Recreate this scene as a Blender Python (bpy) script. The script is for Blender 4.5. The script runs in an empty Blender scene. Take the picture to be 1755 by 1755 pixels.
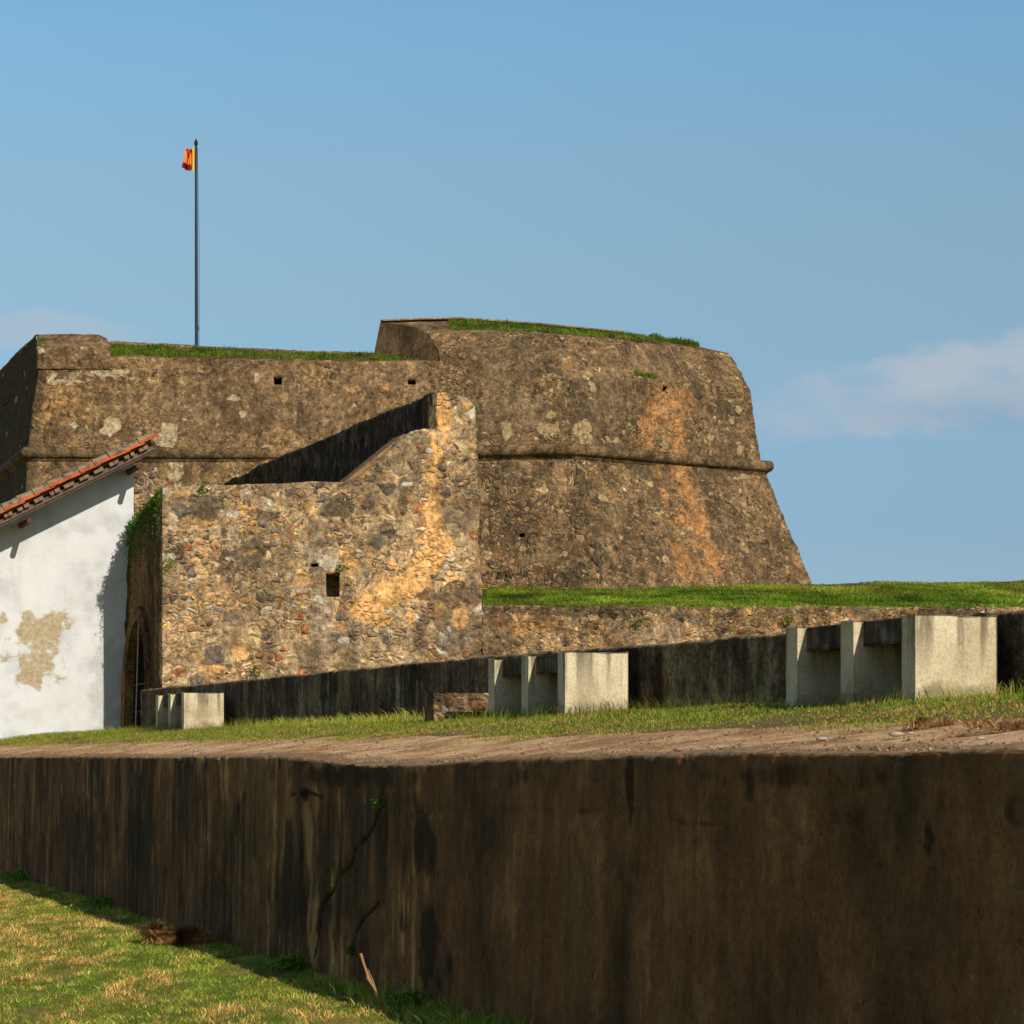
import bpy, bmesh, math, random
import numpy as np
random.seed(7); rng = np.random.default_rng(7)
R = math.radians
scene = bpy.context.scene
COL = scene.collection
# ------------------------------------------------------------------ camera
F = 4126.0; EZ = 1.6            # focal length in survey units, eye height in metres
CX, HY = 877.5, 1290.0
cam = bpy.data.cameras.new('camera'); camo = bpy.data.objects.new('camera', cam); COL.objects.link(camo)
camo.location = (0, 0, EZ); camo.rotation_euler = (R(90), 0, 0)
cam.sensor_width = 36; cam.lens = 36*F/1755; cam.shift_y = (HY-CX)/1755
cam.clip_start = .1; cam.clip_end = 9000
cam.dof.use_dof = True; cam.dof.focus_distance = 46; cam.dof.aperture_fstop = 22
scene.camera = camo
scene.render.resolution_x = 1024; scene.render.resolution_y = 1024
# ------------------------------------------------------------------ light
SUN = np.array([1.83, -3.2, 2.11]); SUN /= np.linalg.norm(SUN)
sl = bpy.data.lights.new('sun', 'SUN'); sl.energy = 3.9; sl.angle = R(.5); sl.color = (1, .88, .70)
so = bpy.data.objects.new('sun', sl); COL.objects.link(so)
from mathutils import Vector, Matrix
so.rotation_euler = Vector(SUN).to_track_quat('Z', 'Y').to_euler(); so.location = (20, -30, 30)
scene.view_settings.view_transform = 'Standard'; scene.view_settings.look = 'None'
scene.view_settings.exposure = 0; scene.view_settings.gamma = 1
scene.view_settings.use_curve_mapping = False

class NT:
    """small helper round a node tree"""
    def __init__(s, tree): s.t = tree; s.N = tree.nodes; s.L = tree.links
    def n(s, typ, props=None, **ins):
        nd = s.N.new(typ)
        for k, v in (props or {}).items(): setattr(nd, k, v)
        for k, v in ins.items():
            k = k.replace('_', ' ')
            sock = nd.inputs[int(k[1:])] if (k[0] == 'i' and k[1:].isdigit()) else nd.inputs[k]
            if isinstance(v, bpy.types.NodeSocket): s.L.new(v, sock)
            else:
                if isinstance(v, tuple) and len(v) == 3 and sock.type == 'RGBA': v = v+(1,)
                sock.default_value = v
        return nd
    def math(s, op, a, b=0.0, c=0.0, clamp=False):
        return s.n('ShaderNodeMath', dict(operation=op, use_clamp=clamp), i0=a, i1=b, i2=c).outputs[0]
    def vm(s, op, a, b=(0, 0, 0)):
        return s.n('ShaderNodeVectorMath', dict(operation=op), i0=a, i1=b).outputs[0]
    def mix(s, fac, a, b, mode='MIX'):
        nd = s.N.new('ShaderNodeMix'); nd.data_type = 'RGBA'; nd.blend_type = mode
        for sock, v in ((nd.inputs[0], fac), (nd.inputs[6], a), (nd.inputs[7], b)):
            if isinstance(v, bpy.types.NodeSocket): s.L.new(v, sock)
            else: sock.default_value = (v+(1,)) if isinstance(v, tuple) and len(v) == 3 else v
        return nd.outputs[2]
    def ramp(s, fac, stops, interp='LINEAR'):
        nd = s.N.new('ShaderNodeValToRGB'); cr = nd.color_ramp; cr.interpolation = interp
        while len(cr.elements) < len(stops): cr.elements.new(.5)
        for e, (p, c) in zip(cr.elements, stops):
            e.position = p; e.color = (c, c, c, 1) if not isinstance(c, tuple) else c+(1,)
        s.L.new(fac, nd.inputs[0]); return nd.outputs[0]
    def noise(s, vec, scale, detail=6, rough=.6, dist=0):
        return s.n('ShaderNodeTexNoise', None, Vector=vec, Scale=scale, Detail=detail, Roughness=rough, Distortion=dist).outputs[0]
    def sstep(s, v, a, b):
        nd = s.N.new('ShaderNodeMapRange'); nd.interpolation_type = 'SMOOTHSTEP'
        s.L.new(v, nd.inputs[0]); nd.inputs[1].default_value = a; nd.inputs[2].default_value = b
        return nd.outputs[0]

world = bpy.data.worlds.new('World'); scene.world = world; world.use_nodes = True
w = NT(world.node_tree); w.N.clear()
sky = w.n('ShaderNodeTexSky', dict(sky_type='NISHITA', sun_disc=False, sun_elevation=math.asin(SUN[2]),
      sun_rotation=math.atan2(SUN[0], SUN[1]), altitude=0, air_density=1.0, dust_density=.3, ozone_density=1.6))
tc = w.n('ShaderNodeTexCoord').outputs['Generated']
sep = w.n('ShaderNodeSeparateXYZ', None, Vector=tc)
yy = w.math('MAXIMUM', sep.outputs[1], .02)
cu = w.math('DIVIDE', sep.outputs[0], yy); cv = w.math('DIVIDE', sep.outputs[2], yy)
uv = w.n('ShaderNodeCombineXYZ', None, X=cu, Y=cv).outputs[0]
def blob(u0, v0, ru, rv, slope=0):
    du = w.math('DIVIDE', w.math('SUBTRACT', cu, u0), ru)
    vv = w.math('SUBTRACT', w.math('SUBTRACT', cv, v0), w.math('MULTIPLY', w.math('SUBTRACT', cu, u0), slope))
    dv = w.math('DIVIDE', vv, rv)
    r2 = w.math('ADD', w.math('MULTIPLY', du, du), w.math('MULTIPLY', dv, dv))
    return w.math('SUBTRACT', 1.0, r2)
mp = w.vm('MULTIPLY', uv, (22, 46, 1))
nz = w.noise(mp, 1.0, 6, .55)
def cloud(b, k=1.0, lo=.0, hi=.9):
    v = w.math('ADD', b, w.math('MULTIPLY', w.math('SUBTRACT', nz, .5), 3.6))
    return w.math('MULTIPLY', w.sstep(v, lo, hi), k)
cs2 = cloud(blob(.225, .146, .085, .010, .06), .5, -.2, 1.1)
c1 = cloud(blob(.225, .157, .092, .024, .14), .85, -.1, 1.0)
c2 = cloud(blob(.150, .146, .07, .016, .12), .42, -.2, 1.2)
c3 = cloud(blob(-.195, .175, .045, .008, -.05), .5, -.3, 1.0)
cs = cloud(blob(.205, .139, .06, .006, .02), .45, -.3, 1.0)
skc = w.mix(1.0, sky.outputs[0], (1.0, 1.0, 1.0), 'MULTIPLY')
tint = w.ramp(cv, [(.0, (.27, .34, .46)), (.0945, (.325, .395, .495)), (.191, (.523, .575, .545)), (.24, (.595, .66, .612)), (.304, (.60, .775, .755)), (.8, (.47, .46, .42))])
tint = w.vm('SCALE', tint); tint.node.inputs['Scale'].default_value = 2.0
skc = w.mix(1.0, skc, tint, 'MULTIPLY')
skc = w.mix(cs, skc, (2.9, 4.8, 6.4))
cc = w.mix(1.0, (5.6, 6.4, 7.4), (1, 1, 1), 'MULTIPLY')
for c in (c1, c2, c3): skc = w.mix(c, skc, cc)
skc = w.mix(cs2, skc, (3.9, 4.9, 6.1))
bg = w.n('ShaderNodeBackground', None, Color=skc, Strength=.08)
wo = w.n('ShaderNodeOutputWorld', None, Surface=bg.outputs[0])

# ------------------------------------------------------------------ helpers
def P(px, py, D):       # a point surveyed in the photograph, at distance D
    return np.array([(px-CX)/F*D, D, EZ+(HY-py)/F*D])
TH = R(20.3)
dv = np.array([-math.sin(TH), math.cos(TH), 0]); rv = np.array([math.cos(TH), math.sin(TH), 0])
O = np.array([5.065, 0, 0])
def T(t, w_, z):        # t along the rampart, w across it, z above the eye level
    return O + t*dv + w_*rv + np.array([0, 0, EZ+z])
def hashf(ix, iy, iz):
    h = (ix.astype(np.int64)*73856093) ^ (iy.astype(np.int64)*19349663) ^ (iz.astype(np.int64)*83492791)
    h = (h ^ (h >> 13)) * 1274126177 & 0x7fffffff
    return ((h ^ (h >> 16)) & 0xffff)/65535.0
def vnoise(p):
    i = np.floor(p).astype(np.int64); f = p-i; f = f*f*(3-2*f); r = 0
    for a in (0, 1):
        for b in (0, 1):
            for c in (0, 1):
                wgt = (f[..., 0] if a else 1-f[..., 0])*(f[..., 1] if b else 1-f[..., 1])*(f[..., 2] if c else 1-f[..., 2])
                r = r+wgt*hashf(i[..., 0]+a, i[..., 1]+b, i[..., 2]+c)
    return r
def fbm(p, o=4):
    p = np.asarray(p, float); r = 0; a = .5; s = 0
    for k in range(o): r = r+a*vnoise(p*2**k+k*17.3); s += a; a *= .5
    return r/s-.5
def lerpl(x, xs, ys): return np.interp(x, xs, ys)

def link(name, me, mat, parent=None, smooth=False):
    ob = bpy.data.objects.new(name, me); COL.objects.link(ob)
    if mat: me.materials.append(mat)
    if parent: ob.parent = parent
    if smooth: me.polygons.foreach_set('use_smooth', [True]*len(me.polygons))
    return ob
def tag(ob, label=None, cat=None, group=None, kind=None):
    if label: ob['label'] = label
    if cat: ob['category'] = cat
    if group: ob['group'] = group
    if kind: ob['kind'] = kind
    return ob
def thing(name, label, cat, loc=(0, 0, 0), group=None):
    o = bpy.data.objects.new(name, None); COL.objects.link(o); o.location = loc; o.empty_display_size = .2
    return tag(o, label, cat, group)
def pymesh(name, V, Fc, attr=None):
    me = bpy.data.meshes.new(name); me.from_pydata([tuple(map(float, v)) for v in V], [], Fc)
    if attr is not None:
        a = me.color_attributes.new('paint', 'FLOAT_COLOR', 'POINT'); a.data.foreach_set('color', np.asarray(attr, np.float32).ravel())
    me.update(); return me
def fastmesh(name, V, quads, cols=None, aname='paint'):
    me = bpy.data.meshes.new(name); nv = len(V); nf = len(quads); k = quads.shape[1]
    me.vertices.add(nv); me.vertices.foreach_set('co', V.astype(np.float32).ravel())
    me.loops.add(nf*k); me.loops.foreach_set('vertex_index', quads.astype(np.int32).ravel())
    me.polygons.add(nf); me.polygons.foreach_set('loop_start', np.arange(0, nf*k, k, dtype=np.int32))
    me.update(calc_edges=True); me.validate()
    if cols is not None:
        a = me.color_attributes.new(aname, 'FLOAT_COLOR', 'POINT'); a.data.foreach_set('color', cols.astype(np.float32).ravel())
    return me

def survey(Pt):         # where a world point was measured: used only to place stains found by survey
    D = np.maximum(Pt[..., 1], .1)
    return CX+Pt[..., 0]/D*F, HY-(Pt[..., 2]-EZ)/D*F
def paint(Pt, spots, chans=4):
    """albedo patches (plaster, ochre wash, white stones, soot) at surveyed spots, ragged edges"""
    out = np.zeros(Pt.shape[:-1]+(4,)); out[..., 3] = 0
    sx, sy = survey(Pt)
    n1 = fbm(Pt*1.3+3, 4); n2 = fbm(Pt*6+9, 3)
    for ch, x, y, rx, ry, k, sh in spots:
        dx = (sx-x-sh*(sy-y))/rx; dy = (sy-y)/ry
        v = 1-np.sqrt(dx*dx+dy*dy)+n1*1.5*sh_rough+n2*1.6*sh_rough
        m = np.clip(v*1.3+.30, 0, 1)*k
        out[..., ch] = np.maximum(out[..., ch], m)
    return out
sh_rough = 1.0

def densify(stations, nu, nl):
    """stations: list of rows of 3-D points; bilinear refinement"""
    S = np.array(stations, float); rows = []
    for i in range(len(S)-1):
        n = nu[i]
        for k in range(n): rows.append(S[i]+(S[i+1]-S[i])*k/n)
    rows.append(S[-1]); A = np.array(rows); cols = []
    for j in range(A.shape[1]-1):
        n = nl[j]
        for k in range(n): cols.append(A[:, j]+(A[:, j+1]-A[:, j])*k/n)
    cols.append(A[:, -1]); return np.stack(cols, 1)
def gridnormals(G):
    du = np.gradient(G, axis=0); dl = np.gradient(G, axis=1)
    n = np.cross(du, dl); n /= np.linalg.norm(n, axis=-1, keepdims=True)+1e-9
    return n
def grid_mesh(name, G, hole=None, col=None, out=None, hdepth=.5, caps=False):
    a, b = G.shape[:2]; idx = np.arange(a*b).reshape(a, b)
    q = np.stack([idx[:-1, :-1], idx[1:, :-1], idx[1:, 1:], idx[:-1, 1:]], -1).reshape(-1, 4)
    V = G.reshape(-1, 3)
    if hole is not None:
        c = V[q].mean(1); keep = ~hole(c); q = q[keep]
    me = fastmesh(name, V, q, None if col is None else col.reshape(-1, 4))
    if hole is not None or caps:
        bm = bmesh.new(); bm.from_mesh(me)
        if hole is not None:
            bm.verts.ensure_lookup_table()
            bset = set(idx[0, :]) | set(idx[-1, :]) | set(idx[:, 0]) | set(idx[:, -1])
            es = [e for e in bm.edges if len(e.link_faces) == 1 and not (e.verts[0].index in bset or e.verts[1].index in bset)]
            if es:
                ex = bmesh.ops.extrude_edge_only(bm, edges=es)['geom']
                vs = [g for g in ex if isinstance(g, bmesh.types.BMVert)]
                bmesh.ops.translate(bm, verts=vs, vec=Vector(out)*hdepth)
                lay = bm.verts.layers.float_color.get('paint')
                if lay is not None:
                    for v in vs: v[lay] = (0, 0, 0, 2.2)  # hole insides darkened in colour, standing in for deep shade
                ee = [g for g in ex if isinstance(g, bmesh.types.BMEdge)]
                bmesh.ops.holes_fill(bm, edges=[e for e in ee if len(e.link_faces) == 1], sides=0)
            lv = [v for v in bm.verts if not v.link_faces]; bmesh.ops.delete(bm, geom=lv, context='VERTS')
        if caps:
            for line in (idx[0, :], idx[-1, :]):
                bm.verts.ensure_lookup_table()
                try: bm.faces.new([bm.verts[i] for i in line])
                except Exception: pass
        bmesh.ops.recalc_face_normals(bm, faces=bm.faces)
        bm.to_mesh(me); bm.free()
    return me
def rough(G, amp=.03, sc=1.2, fine=.012, seed=0):
    n = gridnormals(G)
    return G + n*(fbm(G*sc+seed, 4)*2*amp + fbm(G*7+seed, 3)*2*fine)[..., None]

def obox(c, ex, ey, ez, hx, hy, hz, bev=0):
    """box centred at c with unit axes ex,ey,ez and half sizes -> bmesh"""
    bm = bmesh.new(); bmesh.ops.create_cube(bm, size=2)
    for v in bm.verts:
        p = np.array(c)+np.array(ex)*v.co.x*hx+np.array(ey)*v.co.y*hy+np.array(ez)*v.co.z*hz
        v.co = Vector(p)
    if bev: bmesh.ops.bevel(bm, geom=bm.edges[:], offset=bev, segments=2, affect='EDGES', profile=.6)
    return bm
def bmobj(name, bms, mat, parent=None, smooth=False, sub=0):
    me = bpy.data.meshes.new(name); tot = bmesh.new()
    for b in (bms if isinstance(bms, (list, tuple)) else [bms]):
        t = bpy.data.meshes.new('t'); b.to_mesh(t); tot.from_mesh(t); b.free(); bpy.data.meshes.remove(t)
    if sub: bmesh.ops.subdivide_edges(tot, edges=tot.edges[:], cuts=sub, use_grid_fill=True)
    bmesh.ops.recalc_face_normals(tot, faces=tot.faces)
    tot.to_mesh(me); tot.free(); return link(name, me, mat, parent, smooth)
def tube(pts, rad, seg=8, cap=True):
    pts = [np.array(p, float) for p in pts]; n = len(pts); bm = bmesh.new(); rings = []
    rad = [rad]*n if not hasattr(rad, '__len__') else rad
    for i, p in enumerate(pts):
        d = pts[min(i+1, n-1)]-pts[max(i-1, 0)]; d /= np.linalg.norm(d)+1e-9
        a = np.array([0, 0, 1.0]) if abs(d[2]) < .9 else np.array([1.0, 0, 0])
        e1 = np.cross(d, a); e1 /= np.linalg.norm(e1); e2 = np.cross(d, e1)
        rings.append([bm.verts.new(Vector(p+rad[i]*(math.cos(k*2*math.pi/seg)*e1+math.sin(k*2*math.pi/seg)*e2))) for k in range(seg)])
    for i in range(n-1):
        for k in range(seg):
            bm.faces.new([rings[i][k], rings[i][(k+1) % seg], rings[i+1][(k+1) % seg], rings[i+1][k]])
    if cap: bm.faces.new(rings[0]); bm.faces.new(rings[-1])
    return bm

# ------------------------------------------------------------------ materials
def mat(name):
    m = bpy.data.materials.new(name); m.use_nodes = True; t = NT(m.node_tree); t.N.clear()
    co = t.n('ShaderNodeTexCoord').outputs['Object']
    return m, t, co
def finish(t, colr, bump=None, dist=.02, rough_=.9, strength=.8, spec=.15):
    kw = {}
    if bump is not None: kw['Normal'] = t.n('ShaderNodeBump', None, Height=bump, Distance=dist, Strength=strength).outputs[0]
    p = t.n('ShaderNodeBsdfPrincipled', None, Base_Color=colr, Roughness=rough_, Specular_IOR_Level=spec, **kw)
    t.n('ShaderNodeOutputMaterial', None, Surface=p.outputs[0]); return p
def paintsock(t):
    a = t.n('ShaderNodeVertexColor', dict(layer_name='paint'))
    s = t.n('ShaderNodeSeparateColor', None, Color=a.outputs[0])
    return s.outputs[0], s.outputs[1], s.outputs[2], a.outputs[1]

def rubble(name, pal, mortar, s1=4.2, cover=.5, grime=.5, grime_shade_col=(.035, .03, .024), plaster=(.12, .085, .055), ochre=(.5, .27, .1),
           white=(.55, .5, .4), whites=.04, relief=.05, gs=.7, mscale=1.0, fines=.5, mott=.8, gain=1.0):
    m, t, co = mat(name)
    wn = t.n('ShaderNodeTexNoise', None, Vector=co, Scale=2.2, Detail=4.0).outputs[1]
    wv = t.vm('ADD', co, t.n('ShaderNodeVectorMath', dict(operation='SCALE'), i0=t.vm('SUBTRACT', wn, (.5, .5, .5)), Scale=.28).outputs[0])
    def cells(sc, seed):
        v = t.vm('ADD', t.vm('MULTIPLY', wv, (1, 1, 1.35)), (seed, seed*.7, seed*.3))
        f = t.n('ShaderNodeTexVoronoi', dict(feature='F1'), Vector=v, Scale=sc, Randomness=.95)
        e = t.n('ShaderNodeTexVoronoi', dict(feature='DISTANCE_TO_EDGE'), Vector=v, Scale=sc, Randomness=.95)
        s = t.n('ShaderNodeSeparateColor', None, Color=f.outputs['Color'])
        return s.outputs[0], s.outputs[1], e.outputs[0]
    a0, a1, ae = cells(s1, 0); b0, b1, be = cells(s1*2.0, 5)
    pick = t.sstep(t.noise(co, 1.1, 3), .47, .55)
    r0 = t.mix(pick, a0, b0); r1 = t.mix(pick, a1, b1)
    ed = t.math('ADD', t.math('MULTIPLY', ae, t.math('SUBTRACT', 1.0, pick)), t.math('MULTIPLY', be, pick))
    r0b = t.n('ShaderNodeSeparateColor', None, Color=r0).outputs[0]; r1b = t.n('ShaderNodeSeparateColor', None, Color=r1).outputs[0]
    n = len(pal); stone = t.ramp(r0b, [(i/n, c) for i, c in enumerate(pal)], 'CONSTANT')
    fine = t.noise(co, 28, 8, .7); med = t.noise(co, 7, 8, .65); big = t.noise(co, .9, 9, .62)
    stone = t.mix(1.0, stone, t.ramp(med, [(.32, .38), (.5, 1.05), (.66, 1.9)]), 'MULTIPLY')
    # mortar in the joints and smeared over the stones
    smear = t.sstep(t.noise(co, 2.6*mscale, 9, .7, .6), 1-cover-.06, 1-cover+.06)
    buried = t.sstep(r1b, .62, .7)
    joint = t.math('SUBTRACT', 1.0, t.sstep(t.math('ADD', ed, t.math('MULTIPLY', t.math('SUBTRACT', med, .5), .12)), .03, .10))
    mm = t.math('MAXIMUM', joint, t.math('MAXIMUM', t.math('MULTIPLY', smear, .93), t.math('MULTIPLY', buried, .7)))
    mort = t.mix(1.0, t.mix(t.sstep(t.noise(co, 2.1, 8, .7), .42, .6), tuple(min(1, c*1.15) for c in mortar), tuple(c*.5 for c in mortar)), t.ramp(fine, [(.35, .5), (.5, 1.0), (.65, 1.45)]), 'MULTIPLY')
    colr = t.mix(mm, stone, mort)
    crack = t.math('MULTIPLY', t.math('SUBTRACT', 1.0, t.sstep(ed, .0, .035)), t.sstep(med, .42, .55))
    colr = t.mix(t.math('MULTIPLY', crack, .7), colr, tuple(c*.3 for c in mortar))
    pits = t.sstep(t.noise(co, 15, 5, .75), .60, .68)
    colr = t.mix(t.math('MULTIPLY', pits, .6), colr, tuple(c*.28 for c in mortar))
    pr, pg, pb, pa = paintsock(t)
    en = t.math('MULTIPLY', t.math('SUBTRACT', t.noise(co, 5.5, 10, .72, .5), .5), 2.0)
    pl = t.mix(1.0, plaster, t.ramp(t.noise(co, 4.5, 10, .74), [(.34, .45), (.5, 1.0), (.64, 1.7)]), 'MULTIPLY')
    pls = t.sstep(t.math('ADD', pr, en), .36, .50)
    colr = t.mix(t.math('MULTIPLY', pls, .92), colr, pl)
    oc = t.mix(1.0, ochre, t.ramp(t.noise(co, 9, 8, .7), [(.3, .6), (.5, 1.0), (.7, 1.25)]), 'MULTIPLY')
    colr = t.mix(t.math('MULTIPLY', t.sstep(t.math('ADD', pg, en), .30, .62), .85), colr, oc)
    # weathering: black lichen in clouds and runs; paint alpha adds lichen and painted shade
    st = t.noise(t.vm('MULTIPLY', co, (3.2, 3.2, .45)), 1.0, 8, .62)
    g = t.math('ADD', t.math('MULTIPLY', big, .6), t.math('MULTIPLY', st, .4))
    g = t.math('ADD', g, t.math('MULTIPLY', t.math('SUBTRACT', med, .5), .35))
    g = t.sstep(g, 1-grime-.10, 1-grime+.12)
    g = t.math('MAXIMUM', t.math('MULTIPLY', g, .72), t.math('MULTIPLY', t.sstep(t.math('ADD', pa, en), .34, .6), .85))
    g = t.math('MULTIPLY', g, t.sstep(fine, .2, .5))
    colr = t.mix(g, colr, grime_shade_col)
    wsp = t.math('MULTIPLY', t.sstep(r1b, .0, .001), 0.0)
    ws = t.math('MULTIPLY', t.math('LESS_THAN', r1b, whites), t.sstep(ed, .03, .09))
    ws = t.math('MAXIMUM', ws, t.sstep(t.math('ADD', pb, t.math('MULTIPLY', en, .45)), .38, .50))
    colr = t.mix(t.math('MULTIPLY', ws, .85), colr, t.mix(fine, tuple(c*.6 for c in white), white))
    mo1 = t.noise(co, 12, 10, .78, .3); mo2 = t.noise(co, 5, 10, .75, .6)
    colr = t.mix(1.0, colr, t.ramp(mo1, [(.36, .42), (.47, .92), (.56, 1.15), (.66, 1.95)]), 'MULTIPLY')
    colr = t.mix(mott, colr, t.mix(1.0, colr, t.ramp(mo2, [(.38, .35), (.48, .9), (.58, 1.25), (.66, 1.6)]), 'MULTIPLY'))
    colr = t.mix(1.0, colr, (gain, gain, gain), 'MULTIPLY')
    dome = t.math('MULTIPLY', t.sstep(ed, 0, .28), t.math('SUBTRACT', 1.0, t.math('MULTIPLY', mm, .75)))
    h = t.math('ADD', t.math('ADD', dome, t.math('MULTIPLY', mo1, .9)), t.math('MULTIPLY', med, 1.1))
    h = t.math('ADD', h, t.math('MULTIPLY', fine, .45))
    h = t.math('SUBTRACT', h, t.math('MULTIPLY', pits, .5))
    h = t.math('SUBTRACT', h, t.math('MULTIPLY', pls, t.math('MULTIPLY', dome, .7)))
    finish(t, colr, h, relief, .95, 1.0, .08); return m

def streaky(name, cols, sx=7.0, sz=.35, pale=(.16, .13, .09), palek=.5, moss=(.02, .028, .008), mossk=.5, relief=.02, cov=.5, mixk=.45, gk=1.0):
    """weather-streaked old concrete"""
    m, t, co = mat(name)
    s1 = t.noise(t.vm('MULTIPLY', co, (sx, sx, sz)), 1.0, 8, .62); s2 = t.noise(t.vm('MULTIPLY', co, (sx*.28, sx*.28, sz*.5)), 1.0, 6, .6)
    s3 = t.noise(t.vm('MULTIPLY', co, (sx*2.7, sx*2.7, sz*2.2)), 1.0, 6, .65)
    blot = t.noise(co, 1.6, 9, .65); fine = t.noise(co, 22, 8, .7)
    pr, pg, pb, pa = paintsock(t)
    bl2 = t.noise(t.vm('MULTIPLY', co, (1, 1, .6)), 3.4, 10, .72, .4)
    v0 = t.math('ADD', t.math('MULTIPLY', s1, .38), t.math('ADD', t.math('MULTIPLY', s2, .27), t.math('ADD', t.math('MULTIPLY', blot, .15), t.math('MULTIPLY', s3, .2))))
    v1 = t.math('ADD', t.math('MULTIPLY', s2, .42), t.math('ADD', t.math('MULTIPLY', bl2, .30), t.math('ADD', t.math('MULTIPLY', blot, .22), t.math('MULTIPLY', s1, .12))))
    km = t.math('MAXIMUM', pr, mixk)
    v = t.math('ADD', t.math('MULTIPLY', v0, t.math('SUBTRACT', 1.0, km)), t.math('MULTIPLY', v1, km))
    v = t.math('ADD', .5, t.math('MULTIPLY', t.math('SUBTRACT', v, .5), t.math('SUBTRACT', 1.0, t.math('MULTIPLY', pr, .5))))
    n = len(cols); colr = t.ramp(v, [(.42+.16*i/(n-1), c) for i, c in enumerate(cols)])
    colr = t.mix(gk, colr, t.ramp(fine, [(.36, .6), (.5, 1.0), (.66, 1.5)]), 'MULTIPLY')
    gr1 = t.noise(co, 48, 6, .8); gr2 = t.noise(co, 9, 10, .8, .5)
    colr = t.mix(t.math('MULTIPLY', t.sstep(t.noise(co, 17, 4, .7), .62, .68), .6), colr, tuple(c*.4 for c in cols[0]))
    ps = t.math('MULTIPLY', t.sstep(s3, .50, .60), t.sstep(s1, .47, .57))
    ps = t.math('MULTIPLY', ps, t.sstep(blot, 1-cov-.08, 1-cov+.08))
    colr = t.mix(t.math('MULTIPLY', t.math('MULTIPLY', ps, t.math('SUBTRACT', 1.0, pr)), palek), colr, pale)
    colr = t.mix(t.math('MULTIPLY', t.sstep(t.math('ADD', s2, t.math('MULTIPLY', blot, .3)), .66, .8), mossk), colr, moss)
    colr = t.mix(t.math('MULTIPLY', t.sstep(t.math('ADD', pb, t.math('MULTIPLY', t.math('SUBTRACT', t.noise(t.vm('MULTIPLY', co, (9, 9, 2.2)), 1.0, 9, .75), .5), 3.2)), .35, .85), .62), colr, tuple(c*.75 for c in pale))
    colr = t.mix(t.math('MULTIPLY', t.sstep(t.math('ADD', pa, t.math('MULTIPLY', t.math('SUBTRACT', s1, .5), 2.2)), .3, .7), .8), colr, tuple(c*.5 for c in cols[0]))
    colr = t.mix(t.math('MULTIPLY', t.sstep(t.math('ADD', pg, t.math('MULTIPLY', t.math('SUBTRACT', fine, .5), .8)), .35, .7), .9), colr,
                 t.mix(t.sstep(t.noise(co, 20, 8, .8), .40, .60), tuple(c*.55 for c in CAPCOL), tuple(c*1.25 for c in CAPCOL)))
    colr = t.mix(gk, colr, t.ramp(gr1, [(.36, .5), (.5, 1.0), (.64, 1.7)]), 'MULTIPLY')
    colr = t.mix(gk, colr, t.ramp(gr2, [(.38, .55), (.5, 1.0), (.64, 1.55)]), 'MULTIPLY')
    h = t.math('ADD', t.math('MULTIPLY', bl2, .8), t.math('ADD', t.math('MULTIPLY', fine, .5), blot))
    finish(t, colr, h, relief, .93, .8, .12); return m
CAPCOL = (.34, .22, .12)

M = {}
PAL_OCH = [(.42, .27, .13), (.25, .17, .10), (.56, .33, .12), (.13, .10, .075), (.44, .33, .19), (.36, .15, .06), (.60, .44, .23), (.18, .15, .12), (.40, .24, .10), (.30, .22, .13)]
PAL_BRN = [(.22, .145, .075), (.12, .085, .05), (.30, .20, .10), (.075, .058, .04), (.36, .25, .13), (.18, .115, .06), (.14, .105, .065), (.26, .14, .07)]
M['stone'] = rubble('ochre_rubble', PAL_OCH, (.47, .33, .19), 3.3, .42, .50, (.075, .060, .044), plaster=(.33, .25, .17), ochre=(.80, .45, .17), whites=.045, relief=.038, gain=1.45, mott=.45)
M['retain'] = rubble('terrace_rubble', PAL_OCH, (.42, .27, .14), 4.2, .46, .49, (.06, .048, .033), plaster=(.36, .26, .16), whites=.03, relief=.05, gain=1.4)
M['curtain'] = rubble('curtain_masonry', PAL_BRN, (.29, .185, .09), 3.6, .50, .50, (.06, .043, .027), plaster=(.22, .145, .08), ochre=(.46, .26, .11), white=(.54, .44, .28), whites=.02, relief=.04, gain=1.38, mott=.7)
M['scarp'] = rubble('bastion_masonry', PAL_BRN, (.22, .14, .07), 3.6, .34, .50, (.05, .038, .025), plaster=(.185, .128, .072), ochre=(.42, .205, .08), white=(.42, .31, .17), whites=.02, relief=.04, gain=1.52, mott=.45)
M['cordon'] = rubble('cordon_stone', PAL_BRN[:3], (.24, .16, .085), 3, .75, .47, (.05, .04, .028), relief=.02, whites=0)
M['cheek'] = streaky('cheek_plaster', [(.09, .058, .03), (.20, .125, .065), (.29, .185, .1)], 6, .8, relief=.015, pale=(.2, .14, .08), palek=.3, mossk=.1)
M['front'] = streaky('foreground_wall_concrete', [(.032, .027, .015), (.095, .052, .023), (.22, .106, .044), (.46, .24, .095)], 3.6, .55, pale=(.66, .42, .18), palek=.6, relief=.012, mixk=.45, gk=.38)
M['front_smooth'] = M['front']
M['parapet'] = streaky('parapet_concrete', [(.018, .014, .009), (.055, .040, .023), (.14, .10, .056), (.34, .26, .16)], 4.2, .9, pale=(.34, .29, .20), palek=.8, moss=(.07, .06, .010), mossk=.5, relief=.02, mixk=.6)
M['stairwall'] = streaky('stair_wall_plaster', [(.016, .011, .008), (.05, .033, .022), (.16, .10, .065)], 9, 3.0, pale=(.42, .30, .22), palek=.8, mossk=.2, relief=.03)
M['archwall'] = streaky('arch_wall_plaster', [(.03, .02, .01), (.11, .065, .03), (.30, .17, .07)], 4, .35, pale=(.36, .23, .12), palek=.4, moss=(.03, .045, .01), mossk=.5, relief=.03)

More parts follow.
